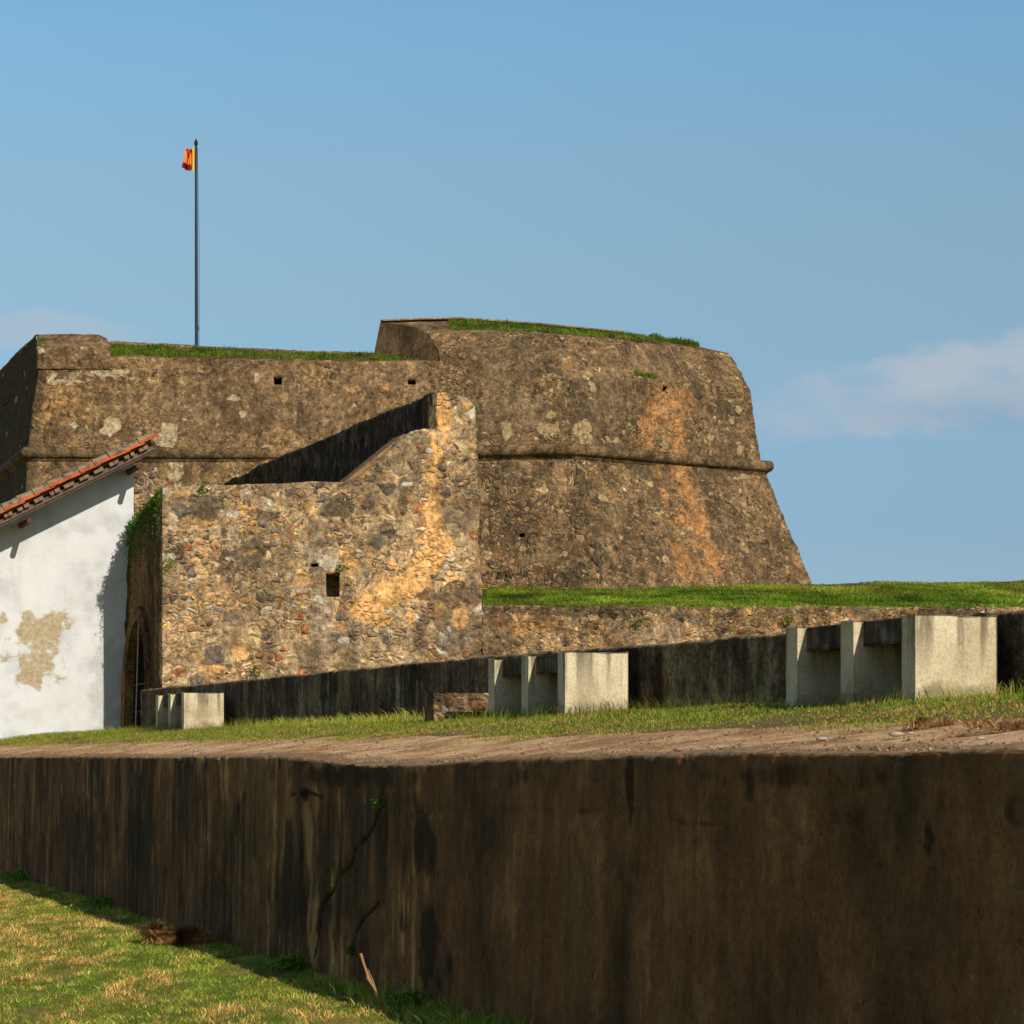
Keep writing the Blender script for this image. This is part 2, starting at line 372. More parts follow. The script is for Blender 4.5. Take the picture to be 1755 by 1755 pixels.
def simple(name, c, rough_=.8, var=.3, sc=8, bump=.01, c2=None, spec=.2, metallic=0):
    m, t, co = mat(name)
    nz = t.noise(co, sc, 8, .65)
    a = tuple(x*(1-var) for x in c); b = c2 or tuple(x*(1+var) for x in c)
    colr = t.ramp(nz, [(.3, a), (.7, b)])
    p = finish(t, colr, nz, bump, rough_, .7, spec); p.inputs['Metallic'].default_value = metallic; return m
M['dark_timber'] = simple('dark_timber', (.045, .028, .02), .85, .4, 12)
M['board'] = simple('weathered_board', (.16, .11, .09), .85, .4, 10)
M['brown_timber'] = simple('brown_timber', (.10, .045, .035), .8, .3, 12)
M['iron'] = simple('dark_iron', (.02, .02, .02), .6, .3, 20)
M['steel'] = simple('pale_gate_bar', (.5, .5, .48), .5, .2, 20)
M['pole'] = simple('pole_paint', (.018, .035, .055), .45, .2, 10)
M['dark_int'] = simple('dark_interior', (.008, .008, .008), .95, .3, 4)
M['pebble'] = simple('pebble', (.42, .36, .28), .8, .3, 30)
M['stick'] = simple('dry_stick', (.36, .2, .1), .8, .3, 30)

# tiles: terracotta with lichen
def tile_mat(name, a, b, c, lich):
    m, t, co = mat(name)
    n1 = t.noise(co, 5, 8, .7); n2 = t.noise(co, 22, 8, .7)
    colr = t.ramp(n1, [(.3, a), (.5, b), (.7, c)])
    colr = t.mix(t.math('MULTIPLY', t.sstep(n2, .45, .6), lich), colr, (.30, .28, .22))
    colr = t.mix(t.math('MULTIPLY', t.sstep(t.noise(co, 9, 8), .52, .62), lich), colr, (.07, .07, .06))
    finish(t, colr, n2, .01, .85, .8, .15); return m
M['tile'] = tile_mat('lichened_tile', (.18, .12, .08), (.27, .18, .12), (.36, .16, .08), .8)
M['tile_red'] = tile_mat('orange_tile', (.26, .05, .012), (.52, .10, .02), (.62, .16, .04), .28)
M['mortar'] = simple('verge_mortar', (.24, .165, .12), .95, .35, 14)

# white limewash
m, t, co = mat('limewash'); M['lime'] = m
pr, pg, pb, pa = paintsock(t)
n1 = t.noise(co, 1.6, 9, .6); n2 = t.noise(co, 16, 9, .7); n3 = t.noise(t.vm('MULTIPLY', co, (5, 5, .5)), 1.0, 7, .6)
colr = t.ramp(n1, [(.35, (.56, .585, .63)), (.5, (.68, .72, .78)), (.65, (.73, .76, .82))])
colr = t.mix(t.math('MULTIPLY', t.sstep(n3, .56, .72), .35), colr, (.45, .44, .40))
sm = t.sstep(t.math('ADD', pr, t.math('MULTIPLY', t.math('SUBTRACT', t.noise(co, 4.0, 12, .82, .5), .5), 2.8)), .30, .66)
colr = t.mix(t.math('MULTIPLY', sm, .85), colr, t.ramp(n2, [(.38, (.30, .22, .11)), (.62, (.52, .42, .24))]))
sg = t.sstep(t.math('ADD', pa, t.math('MULTIPLY', t.math('SUBTRACT', n1, .5), 1.5)), .3, .9)
colr = t.mix(t.math('MULTIPLY', sg, .45), colr, t.ramp(n2, [(.3, (.28, .28, .27)), (.7, (.5, .5, .48))]))
finish(t, colr, t.math('ADD', n2, t.math('MULTIPLY', n1, 2)), .012, .9, .8, .15)

# bench concrete
m, t, co = mat('bench_concrete'); M['bench'] = m
gco = t.n('ShaderNodeNewGeometry').outputs['Position']
n1 = t.noise(gco, 3, 9, .65); n2 = t.noise(gco, 55, 8, .75); n3 = t.noise(t.vm('MULTIPLY', gco, (9, 9, .9)), 1.0, 7, .6)
tz = t.n('ShaderNodeSeparateXYZ', None, Vector=co).outputs[2]
colr = t.ramp(n1, [(.3, (.50, .42, .28)), (.5, (.68, .59, .41)), (.66, (.76, .68, .50))])
colr = t.mix(1.0, colr, t.ramp(n2, [(.38, .78), (.5, 1.0), (.62, 1.15)]), 'MULTIPLY')
stn = t.math('MULTIPLY', t.sstep(n3, .47, .62), t.sstep(tz, .05, .5))
colr = t.mix(t.math('MULTIPLY', stn, .75), colr, (.10, .08, .055))
low = t.math('SUBTRACT', 1.0, t.sstep(t.math('ADD', tz, t.math('MULTIPLY', t.math('SUBTRACT', n1, .5), .5)), .0, .12))
colr = t.mix(t.math('MULTIPLY', low, .6), colr, (.15, .13, .06))
spk = t.sstep(t.noise(gco, 20, 8, .75), .57, .66)
colr = t.mix(t.math('MULTIPLY', spk, .35), colr, (.16, .13, .09))
finish(t, colr, t.math('ADD', n2, n1), .008, .9, .8, .15)
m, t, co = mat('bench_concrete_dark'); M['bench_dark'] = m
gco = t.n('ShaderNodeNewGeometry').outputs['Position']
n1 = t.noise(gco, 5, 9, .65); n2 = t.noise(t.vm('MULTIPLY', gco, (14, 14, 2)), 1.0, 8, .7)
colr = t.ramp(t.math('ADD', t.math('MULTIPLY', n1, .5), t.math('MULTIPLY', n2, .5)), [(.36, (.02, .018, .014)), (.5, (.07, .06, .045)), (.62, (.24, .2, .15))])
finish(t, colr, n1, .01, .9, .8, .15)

# ground materials
m, t, co = mat('lawn_soil'); M['lawn'] = m
n1 = t.noise(co, 1.3, 8, .65); n2 = t.noise(co, 18, 8, .75)
colr = t.ramp(n1, [(.35, (.16, .24, .035)), (.5, (.23, .26, .05)), (.62, (.42, .30, .11))])
colr = t.mix(1.0, colr, t.ramp(n2, [(.3, .4), (.5, 1.0), (.75, 1.6)]), 'MULTIPLY')
finish(t, colr, n2, .05, .95, 1.0, .05)
m, t, co = mat('terrace_dirt'); M['dirt'] = m
pr, pg, pb, pa = paintsock(t)
n1 = t.noise(co, 2.2, 9, .65); n2 = t.noise(co, 34, 9, .82); n3 = t.noise(co, 7.0, 9, .78, .8)
colr = t.ramp(n1, [(.40, (.42, .25, .125)), (.5, (.68, .42, .22)), (.60, (.82, .57, .34))])
colr = t.mix(t.math('MULTIPLY', t.sstep(n3, .5, .6), .45), colr, (.27, .15, .075))
colr = t.mix(1.0, colr, t.ramp(n2, [(.38, .45), (.5, 1.0), (.62, 1.4)]), 'MULTIPLY')
rim = t.sstep(t.math('ADD', pg, t.math('MULTIPLY', t.math('SUBTRACT', n2, .5), .6)), .4, .7)
colr = t.mix(t.math('MULTIPLY', rim, .8), colr, t.mix(t.sstep(n2, .44, .56), (.10, .07, .045), (.50, .35, .22)))
gr = t.sstep(t.math('ADD', pr, t.math('MULTIPLY', t.math('SUBTRACT', n1, .5), .8)), .45, .6)
colr = t.mix(t.math('MULTIPLY', gr, .85), colr, t.mix(n2, (.05, .07, .02), (.16, .16, .05)))
finish(t, colr, t.math('ADD', n2, t.math('MULTIPLY', n1, .3)), .015, .95, .8, .05)
m, t, co = mat('glacis_turf'); M['turf'] = m
n1 = t.noise(co, .7, 8, .65); n2 = t.noise(co, 9, 9, .8)
colr = t.ramp(n1, [(.35, (.055, .105, .010)), (.52, (.075, .13, .014)), (.68, (.12, .13, .02))])
colr = t.mix(1.0, colr, t.ramp(n2, [(.3, .4), (.5, 1.0), (.75, 1.6)]), 'MULTIPLY')
finish(t, colr, n2, .08, .95, 1.0, .05)

def leafmat(name, k=.3):
    m, t, co = mat(name)
    a = t.n('ShaderNodeVertexColor', dict(layer_name='col')).outputs[0]
    d = t.n('ShaderNodeBsdfPrincipled', None, Base_Color=a, Roughness=.65, Specular_IOR_Level=.2)
    tr = t.n('ShaderNodeBsdfTranslucent', None, Color=a)
    mx = t.n('ShaderNodeMixShader', None, Fac=k, i1=d.outputs[0], i2=tr.outputs[0])
    t.n('ShaderNodeOutputMaterial', None, Surface=mx.outputs[0]); return m
M['blade'] = leafmat('grass_blade', .4)

def blades(base, h, wd, col, lean=.5, seed=1, bend=None):
    """base n x 3, heights n, colours n x 3 -> V, quads, cols; each blade is a bent tapering strip"""
    r = np.random.default_rng(seed); n = len(base)
    az = r.uniform(0, 2*np.pi, n); ld = r.uniform(0, 2*np.pi, n) if bend is None else bend
    ln = lean*r.uniform(.2, 1.0, n)*h
    side = np.stack([np.cos(az), np.sin(az), np.zeros(n)], 1); dr = np.stack([np.cos(ld), np.sin(ld), np.zeros(n)], 1)
    up = np.array([0, 0, 1.0])
    w2 = (wd*r.uniform(.6, 1.3, n)/2)[:, None]
    p0 = base; p1 = base+dr*(ln*.35)[:, None]+up*(h*.6)[:, None]; p2 = base+dr*ln[:, None]+up*(h*np.sqrt(np.clip(1-lean*.25, .4, 1)))[:, None]
    V = np.stack([p0-side*w2, p0+side*w2, p1-side*w2*.8, p1+side*w2*.8, p2-side*w2*.15, p2+side*w2*.15], 1).reshape(-1, 3)
    i = np.arange(n)*6
    q = np.concatenate([np.stack([i, i+1, i+3, i+2], 1), np.stack([i+2, i+3, i+5, i+4], 1)])
    c = np.repeat(np.concatenate([col, np.ones((n, 1))], 1), 6, 0)
    c = c.reshape(n, 6, 4); c = c.reshape(-1, 4)
    return V, q, c
def blade_obj(name, parts, parent=None):
    Vs = []; Qs = []; Cs = []; o = 0
    for V, q, c in parts: Vs.append(V); Qs.append(q+o); Cs.append(c); o += len(V)
    me = fastmesh(name, np.concatenate(Vs), np.concatenate(Qs), np.concatenate(Cs), 'col')
    return link(name, me, M['blade'], parent)
GREEN = np.array([[.17, .27, .030], [.24, .32, .042], [.11, .19, .022], [.31, .34, .06]])
DRY = np.array([[.56, .34, .14], [.44, .24, .10], [.68, .48, .23], [.34, .19, .09]])
def gcols(pts, dry, seed=3):
    r = np.random.default_rng(seed); n = len(pts)
    g = GREEN[r.integers(0, 4, n)]*r.uniform(.75, 1.3, (n, 1)); d = DRY[r.integers(0, 4, n)]*r.uniform(.7, 1.25, (n, 1))
    return np.where((r.random(n) < dry)[:, None], d, g)

# ------------------------------------------------------------------ ground
TOPX = [-400, 0, 480, 560, 640, 720, 800, 930, 1200, 1755, 2600]
TOPY = [1296, 1297, 1297, 1304, 1312, 1309, 1304, 1298, 1291, 1283, 1278]
KF = 20900.0
def edge_z(D):
    px = -649+KF/np.maximum(D, 4); py = lerpl(px, TOPX, TOPY)
    return (HY-py)/F*np.minimum(D, 40)
def terrace_z(D, w_):       # height above the eye
    e = edge_z(D-w_*rv[1]); k = np.clip(w_/2.27, 0, 1); k = k*.75+.25*k*k*(3-2*k)
    return e+(.30-e)*k
def lin(a, b, n): return np.linspace(a, b, n)
xs = np.concatenate([-np.geomspace(3000, 14, 26), lin(-12, 12, 200), np.geomspace(14, 3000, 26)])
ys = np.concatenate([-np.geomspace(3000, 5, 16), lin(0, 50, 260), np.geomspace(52, 4000, 30)])
G = np.stack(np.meshgrid(xs, ys, indexing='ij'), -1); G = np.concatenate([G, np.zeros(G.shape[:2]+(1,))], -1)
near = (np.abs(G[..., 0]) < 13) & (G[..., 1] < 51) & (G[..., 1] > -1)
G[..., 2] += np.where(near, fbm(G*1.1, 4)*.06, 0)
def lawn_h(x, y):
    p = np.stack([x, y, np.zeros_like(x)], -1); return fbm(p*1.1, 4)*.06
tag(link('ground', grid_mesh('ground', G), M['lawn']), kind='structure')

ts = np.concatenate([lin(4, 8, 30), lin(8.05, 50, 620), lin(51, 80, 20)])
ws = np.concatenate([lin(.10, 3.2, 70), lin(3.4, 30, 24)])
TT, WW = np.meshgrid(ts, ws, indexing='ij')
DD = TT*dv[1]+WW*rv[1]
G = O+TT[..., None]*dv+WW[..., None]*rv
nb = fbm(np.concatenate([G[..., :2]*2.5, G[..., 2:]*0], -1), 5)
ZZ = EZ+terrace_z(DD, WW)+nb*.03*np.clip(WW*2, 0, 1)-.03*np.clip(1-WW/.20, 0, 1)-.006
G[..., 2] = ZZ
col = np.zeros(G.shape[:2]+(4,))
col[..., 0] = np.clip((WW-1.18)/.35+.5+nb*1.6, 0, 1)
col[..., 1] = np.clip(1-(WW-.05)/.45+nb*.8, 0, 1)
tag(link('path', grid_mesh('path', G, col=col), M['dirt'], smooth=True), kind='structure')

# ------------------------------------------------------------------ foreground wall
tt = np.geomspace(7.0, 62, 1500)
def front_col(t_):
    e = float(edge_z(np.array(t_*dv[1])))
    return e
prof = []
E = edge_z(tt*dv[1])
nv = 130
rows = []
for j in range(nv):     # face
    k = j/(nv-1); rows.append((-.035*(1-k)-.0, k, 'f'))
G = []
for (w_, k, _) in rows:
    z = -EZ-.15+(E-.025+EZ+.15)*k
    G.append(O+tt[:, None]*dv+w_*rv+np.stack([0*tt, 0*tt, EZ+z], 1))
for a in lin(10, 90, 8):    # rounded worn lip
    ww = .025*(1-math.cos(R(a))); zz = E-.025+.025*math.sin(R(a))
    G.append(O+tt[:, None]*dv+ww*rv+np.stack([0*tt, 0*tt, EZ+zz], 1))
for ww in lin(.05, .42, 14):
    zz = terrace_z(tt*dv[1]+ww*rv[1], ww)-.002-.10*max(0, ww-.16)
    G.append(O+tt[:, None]*dv+ww*rv+np.stack([0*tt, 0*tt, EZ+zz], 1))
G = np.stack(G, 1)
n0 = gridnormals(G)
lipm = np.zeros(G.shape[:2]); lipm[:, nv-3:nv+6] = 1
G = G+n0*(fbm(G*np.array([1.1, 1.1, .5]), 3)*.05+fbm(G*6+3, 3)*.014+lipm*(fbm(G*1.7+9, 3)*.02+np.minimum(fbm(G*6+1, 3)+.1, 0)*.12))[..., None]*np.sign((n0[..., :1]*-1+n0[..., 2:3]))
SPFRONT = [(3, 300, 1480, 420, 190, .42, 0), (3, 620, 1500, 90, 190, .5, 0), (2, 531, 1430, 8, 80, 1.35, 0), (2, 536, 1570, 8, 100, 1.3, 0), (3, 524, 1362, 9, 14, 1, 0), (3, 517, 1480, 5, 120, .9, 0), (2, 700, 1500, 4, 60, .5, 0), (2, 60, 1400, 60, 40, .3, 0), (2, 730, 1400, 40, 8, .45, 0), (3, 500, 1500, 26, 120, .55, 0), (3, 728, 1440, 22, 110, .85, 0), (3, 742, 1600, 26, 110, .95, 0), (3, 690, 1480, 18, 150, .5, 0),
           (3, 570, 1420, 40, 60, .45, 0), (3, 640, 1420, 40, 90, .45, 0), (3, 900, 1330, 70, 30, .45, 0), (3, 1285, 1340, 14, 50, .6, 0), (3, 1420, 1400, 60, 22, .5, 0), (3, 1560, 1400, 16, 60, .6, 0), (3, 1590, 1440, 12, 50, .7, 0), (3, 1350, 1330, 260, 26, .4, 0),
           (3, 1740, 1390, 22, 30, .5, 0), (3, 1080, 1360, 8, 60, .7, 0), (3, 1120, 1500, 10, 160, .3, 0), (3, 1400, 1600, 12, 150, .35, 0), (3, 480, 1310, 5, 40, .8, 0), (3, 250, 1440, 60, 70, .5, 0), (3, 130, 1480, 40, 50, .4, 0), (3, 380, 1520, 40, 70, .45, 0), (3, 600, 1330, 160, 26, .6, 0)]
sh_rough = .8
col = paint(G, SPFRONT)
rimz = EZ+E[:, None]-G[..., 2]
nn = fbm(G*np.array([9, 9, 3]), 4)
nn = fbm(G*7, 4); col[..., 1] = np.clip(1.0-rimz/.030+nn*2.4, 0, 1)
sx, sy = survey(G)
col[..., 0] = np.clip((sx-690)/90, 0, .8)
# the long fissure and the day joint, cut into the surface
def nearline(sx, sy, pts, wd):
    d = np.full(sx.shape, 1e9)
    for (x0, y0), (x1, y1) in zip(pts[:-1], pts[1:]):
        vx, vy = x1-x0, y1-y0; L = vx*vx+vy*vy
        k = np.clip(((sx-x0)*vx+(sy-y0)*vy)/L, 0, 1)
        d = np.minimum(d, np.hypot(sx-x0-k*vx, sy-y0-k*vy))
    return np.clip(1-d/wd, 0, 1)
crk = np.maximum(nearline(sx, sy, [(655, 1380), (645, 1402), (632, 1430), (610, 1455), (600, 1485), (582, 1500), (568, 1530), (552, 1550), (545, 1600), (538, 1640)], 3.2),
                 nearline(sx, sy, [(648, 1548), (622, 1575), (608, 1600), (600, 1640)], 3))
crk = np.maximum(crk, .5*nearline(sx, sy, [(500, 1362), (524, 1356), (550, 1366)], 5))
crk = np.maximum(crk, .16*nearline(sx, sy, [(700, 1400), (800, 1385), (900, 1392), (1080, 1388), (1160, 1408), (1300, 1420), (1360, 1440), (1420, 1425), (1560, 1430), (1600, 1440), (1755, 1405)], 9))
col[..., 3] = np.maximum(col[..., 3], crk*1.7)
G[..., 0] += np.clip(crk*1.5, 0, 1)*.03
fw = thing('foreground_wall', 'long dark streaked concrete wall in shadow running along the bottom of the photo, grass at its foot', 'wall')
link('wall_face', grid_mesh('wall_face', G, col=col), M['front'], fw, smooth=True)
# drain hole with spout
D0 = KF/(525+649); t0 = D0/dv[1]; zc = (HY-1357)/F*D0
bm = tube([T(t0, .05, zc), T(t0, -.05, zc-.01)], .022, 10)
bmobj('drain_spout', bm, M['dark_timber'], fw)

# ------------------------------------------------------------------ parapet wall behind the benches
KP = 34090.0
PX = [100, 220, 400, 600, 840, 1085, 1350, 1560, 1755, 2600]; PY = [1192, 1180, 1165, 1145, 1118, 1104, 1077, 1053, 1038, 990]
Dp = np.geomspace(8.5, 38.3, 620); pxp = -649+KP/Dp; zt = (HY-lerpl(pxp, PX, PY))/F*Dp
zt = lerpl(Dp, [8, 13.85, 16.7, 19.2, 22.4, 26.7, 31.7, 38.3], [.84, .845, .855, .865, .92, .945, .965, 1.0])
tp = (Dp-3.0*rv[1])/dv[1]
G = []
def prow(w_, z): return O+tp[:, None]*dv+w_*rv+np.stack([0*tp, 0*tp, EZ+z], 1)
for k in lin(0, 1, 28): G.append(prow(3.0, .12+(zt-.03-.12)*k))
for a in lin(20, 90, 4): G.append(prow(3.0+.03*(1-math.cos(R(a))), zt-.03+.03*math.sin(R(a))))
for k in lin(.1, .45, 7): G.append(prow(3.0+k, zt+.01*k))
for k in lin(0, 1, 5): G.append(prow(3.46, zt-(zt-.12)*k))
G = np.stack(G, 1); n0 = gridnormals(G)
G = G+(-n0)*(fbm(G*1.5, 4)*.05+fbm(G*10, 3)*.03)[..., None]
col = np.zeros(G.shape[:2]+(4,)); rimz = EZ+zt[:, None]-G[..., 2]; nn = fbm(G*np.array([9, 9, 3]), 4)
nn = fbm(G*8, 4); col[..., 1] = np.clip(.95-rimz/.045+nn*2.6, 0, 1)
pw = thing('parapet_wall', 'low black stained wall running behind the three concrete benches', 'wall')
link('wall_face', grid_mesh('wall_face', G, col=col, caps=True), M['parapet'], pw)

# ------------------------------------------------------------------ benches
def worn(bm, seed, amp=.006):
    bmesh.ops.subdivide_edges(bm, edges=bm.edges[:], cuts=9, use_grid_fill=True)
    P_ = np.array([v.co[:] for v in bm.verts]); n = fbm(P_*9+seed*3.7, 4)*2; n2 = np.clip(fbm(P_*22+seed, 3)-.12, 0, 1)*3
    c_ = P_.mean(0)
    for v, a, b in zip(bm.verts, n, n2):
        d = Vector(c_)-v.co; v.co += d.normalized()*float(a*amp*.7+b*amp*1.4)
    return bm
def bench(loc, sp=.80):
    b = thing('bench', 'x', 'bench', loc, 'concrete benches along the parapet wall')
    z0, z1 = -.08, .50; dpt = .545
    for k in range(3):
        c = dv*(k*sp+.07)+rv*(dpt/2)+np.array([0, 0, (z0+z1)/2])
        bmobj('side_panel', worn(obox(c, dv, rv, (0, 0, 1), .07, dpt/2, (z1-z0)/2, .010), k), M['bench'], b)
    for k in range(2):
        c = dv*(k*sp+.14+(sp-.14)/2)+rv*(.075+.45/2)+np.array([0, 0, .50-.065-.012])
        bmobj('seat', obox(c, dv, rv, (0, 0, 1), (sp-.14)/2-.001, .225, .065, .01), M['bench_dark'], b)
        c = dv*(k*sp+.14+(sp-.14)/2)+rv*(.40)+np.array([0, 0, .13])
        bmobj('back_panel', obox(c, dv, rv, (0, 0, 1), (sp-.14)/2-.002, .05, .21, .004), M['bench_shade'], b)
    return b
M['bench_shade'] = simple('bench_back_shaded', (.12, .10, .07), .9, .45, 5, .01)  # darker tone for the back panel, painting in the shadow under the seat
KB = 30900.0
def bench_loc(px):
    D = KB/(px+649); t_ = (D-2.27*rv[1])/dv[1]; p = T(t_, 2.27, .30); return tuple(p)
def copy_thing(o, loc):
    c = o.copy(); COL.objects.link(c); c.location = loc
    for ch in o.children:
        d = ch.copy(); COL.objects.link(d); d.parent = c
    return c
b1 = bench(bench_loc(1568), .745); b1['label'] = 'largest and nearest concrete bench, pale stained side panel, at the far right'
b2 = bench(bench_loc(968), .82); b2['label'] = 'middle-sized concrete bench with square pale side panel, next to the low brown kerb block'
b3 = copy_thing(b2, bench_loc(315)); b3['label'] = 'smallest, farthest concrete bench near the white house and arched gateway'

# low kerb block beside the middle bench
D1 = 21.4; tk = (D1-2.02*rv[1])/dv[1]
c = T(tk+.12, 2.02+.40, .30+.08)
bm = obox(c, dv, rv, (0, 0, 1), .12, .40, .16, .012)
ob = bmobj('kerb_block', bm, M['retain'], sub=4)
a = ob.data.color_attributes.new('paint', 'FLOAT_COLOR', 'POINT'); a.data.foreach_set('color', [0, 0, 0, .3]*len(ob.data.vertices))
tag(ob, 'low brown masonry kerb block in the grass just left of the middle bench', 'kerb')

# ------------------------------------------------------------------ ochre stone gatehouse wall
C0 = P(278, 1290, 42.5)
def S(s, z, q=0): return np.array([C0[0], C0[1], EZ+z])+rv*s+dv*q
def s_of(px):
    k = (px-CX)/F; return (k*C0[1]-C0[0])/(rv[0]-k*rv[1])
def zS(px, py): s = s_of(px); return (HY-py)/F*(C0[1]+rv[1]*s)
prof = [(278, 836), (340, 833), (400, 831), (500, 828), (605, 824), (650, 786), (703, 741), (749.6, 737), (750.4, 673), (780, 674), (800, 680), (816, 694)]
BZ = .15; stn = []
for (px, py) in prof:
    s = s_of(px); z = zS(px, py); last = px > 810
    sb = s_of(831) if last else (s_of(812) if px > 790 else s)
    stn.append([S(sb, BZ), S(s, z), S(s, z, .55), S(sb, BZ, .55)])
nu = [max(2, int(abs(s_of(prof[i+1][0])-s_of(prof[i][0]))/.035)) for i in range(len(prof)-1)]; nu[7] = 1
G = densify(stn, nu, [130, 8, 20])
G = rough(G, .035, 1.3, .022)
sp_ = (G-np.array([C0[0], C0[1], 0]))@rv
G += rv*(fbm(G*np.array([2, 2, 6]), 4)*.16*np.clip((sp_-s_of(795))/.2, 0, 1))[..., None]
G[..., 2] += np.where(G[..., 2] > EZ+5.6, fbm(G*np.array([5, 5, 2]), 3)*.12, 0)
SPS = [(1, 760, 700, 16, 60, .9, 0), (1, 745, 860, 16, 120, 1, 0), (1, 740, 960, 45, 60, 1, 0), (1, 700, 1010, 50, 30, .9, 0), (1, 640, 1040, 40, 25, .6, 0),
       (1, 790, 1060, 14, 22, 1, 0), (1, 710, 1060, 14, 16, .8, 0), (1, 430, 880, 30, 25, .5, 0), (1, 600, 960, 22, 30, .6, 0), (0, 555, 1060, 22, 90, .85, .05), (0, 545, 950, 30, 26, .9, 0), (0, 400, 925, 12, 30, .7, 0),
       (3, 770, 1020, 45, 22, 1, 0), (3, 690, 850, 9, 40, 1, 0), (3, 670, 910, 22, 22, .9, 0), (3, 585, 870, 24, 18, .9, 0), (3, 345, 870, 55, 26, .6, 0), (3, 305, 948, 20, 14, 1, 0),
       (3, 450, 880, 40, 20, .5, 0), (3, 420, 960, 60, 50, .45, 0), (2, 398, 881, 14, 8, 1, 0), (2, 715, 1060, 7, 9, 1, 0), (2, 425, 845, 10, 6, .9, 0), (2, 700, 830, 14, 5, .8, 0), (2, 765, 1090, 30, 25, .35, 0), (2, 565, 965, 20, 14, .7, 0),
       (0, 790, 1100, 26, 26, .7, 0), (1, 670, 965, 12, 14, .9, 0), (1, 410, 1120, 14, 12, .9, 0), (1, 360, 1150, 26, 10, .8, 0), (1, 350, 1000, 60, 120, .25, 0)]
sh_rough = .9
col = paint(G, SPS)*np.array([1.35, 1.2, 1.1, 1.4])
# pier upper right is brick-and-rubble: brighter mortar
sx, sy = survey(G)
def holes_px(rects):
    def f(c):
        x, y = survey(c); m_ = np.zeros(len(c), bool)
        for (x0, y0, x1, y1) in rects: m_ |= (x > x0) & (x < x1) & (y > y0) & (y < y1)
        return m_
    return f
def onlyfront(f, lim):
    return lambda c: f(c) & (((c-np.array([C0[0], C0[1], 0]))@dv) < lim)
gh = thing('stone_gatehouse', 'ochre rubble stone building with one small dark opening, stepped top and arched side doorway', 'stone building')
me = grid_mesh('wall', G, hole=onlyfront(holes_px([(559, 982, 581, 1024), (534, 964, 547, 972)]), .2), col=col, out=(-.08, 1, 0), hdepth=1.3, caps=True)
link('wall', me, M['stone'], gh)
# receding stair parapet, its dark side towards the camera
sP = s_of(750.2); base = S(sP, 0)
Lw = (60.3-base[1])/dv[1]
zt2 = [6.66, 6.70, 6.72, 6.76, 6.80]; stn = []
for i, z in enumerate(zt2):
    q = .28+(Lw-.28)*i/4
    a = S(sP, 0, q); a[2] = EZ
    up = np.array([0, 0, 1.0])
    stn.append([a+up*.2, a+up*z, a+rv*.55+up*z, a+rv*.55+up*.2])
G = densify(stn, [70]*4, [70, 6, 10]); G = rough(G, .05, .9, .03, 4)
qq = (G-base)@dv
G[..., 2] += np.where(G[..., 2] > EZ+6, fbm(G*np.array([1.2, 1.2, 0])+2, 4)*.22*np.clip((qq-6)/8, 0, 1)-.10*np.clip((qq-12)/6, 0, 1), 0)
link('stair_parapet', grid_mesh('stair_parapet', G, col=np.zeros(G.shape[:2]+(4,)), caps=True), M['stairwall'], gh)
# sloping coping of the stair
pa_, pb_ = S(s_of(600), zS(600, 829), .5), S(s_of(704), zS(704, 745), .5)
mid = (pa_+pb_)/2; ax = (pb_-pa_); ln = np.linalg.norm(ax); ax /= ln; nz_ = np.cross(ax, dv); nz_ /= np.linalg.norm(nz_)
if nz_[2] < 0: nz_ = -nz_
bmobj('stair_coping', obox(mid+nz_*.03-ax*.03, ax, dv, nz_, ln/2, .35, .045, .01), M['cheek'], gh)
# left return wall with the pointed arch
Dw_, Dc_ = 45.25, 42.5
Ls = (Dw_-Dc_)/dv[1]+.35
zc0 = zS(278, 836)
def A(q, z, o=0): return S(0, z, q)+rv*o
nq, nz2 = 90, 150
qs = lin(.03, Ls, nq); G = np.zeros((nq, nz2, 3))
for i, q in enumerate(qs):
    top = zc0-.02-.42*(q/Ls)+.12*math.sin(q*2.2)*.3
    for j, k in enumerate(lin(0, 1, nz2)):
        z = BZ+(top-BZ)*k; G[i, j] = A(q, z, -.17*(1-k)*(q/Ls)-.002)
n0 = gridnormals(G); G = G-rv*(fbm(G*1.6, 4)*.10+fbm(G*8, 3)*.05)[..., None]
# arch in (q,z): centre q, half width, springing, apex
AQ, AH, SPR, APX = 1.72, .80, 1.35, 2.42
def inarch(q, z, g=0):
    hw = AH+g; y0 = SPR; apx = APX+g*1.3
    k = np.clip((z-y0)/(apx-y0), 0, 1)
    return (np.abs(q-AQ) < hw*np.where(z < y0, 1, np.sqrt(np.clip(1-k**1.55, 0, 1)))) & (z < apx)
def ahole(c):
    q = (c-np.array([C0[0], C0[1], 0]))@dv; z = c[:, 2]-EZ; return inarch(q, z)
me = grid_mesh('side_wall', G, hole=ahole, col=paint(G, [(1, 212, 1100, 6, 160, 0, 0)]), out=rv, hdepth=.45)
link('side_wall', me, M['archwall'], gh)
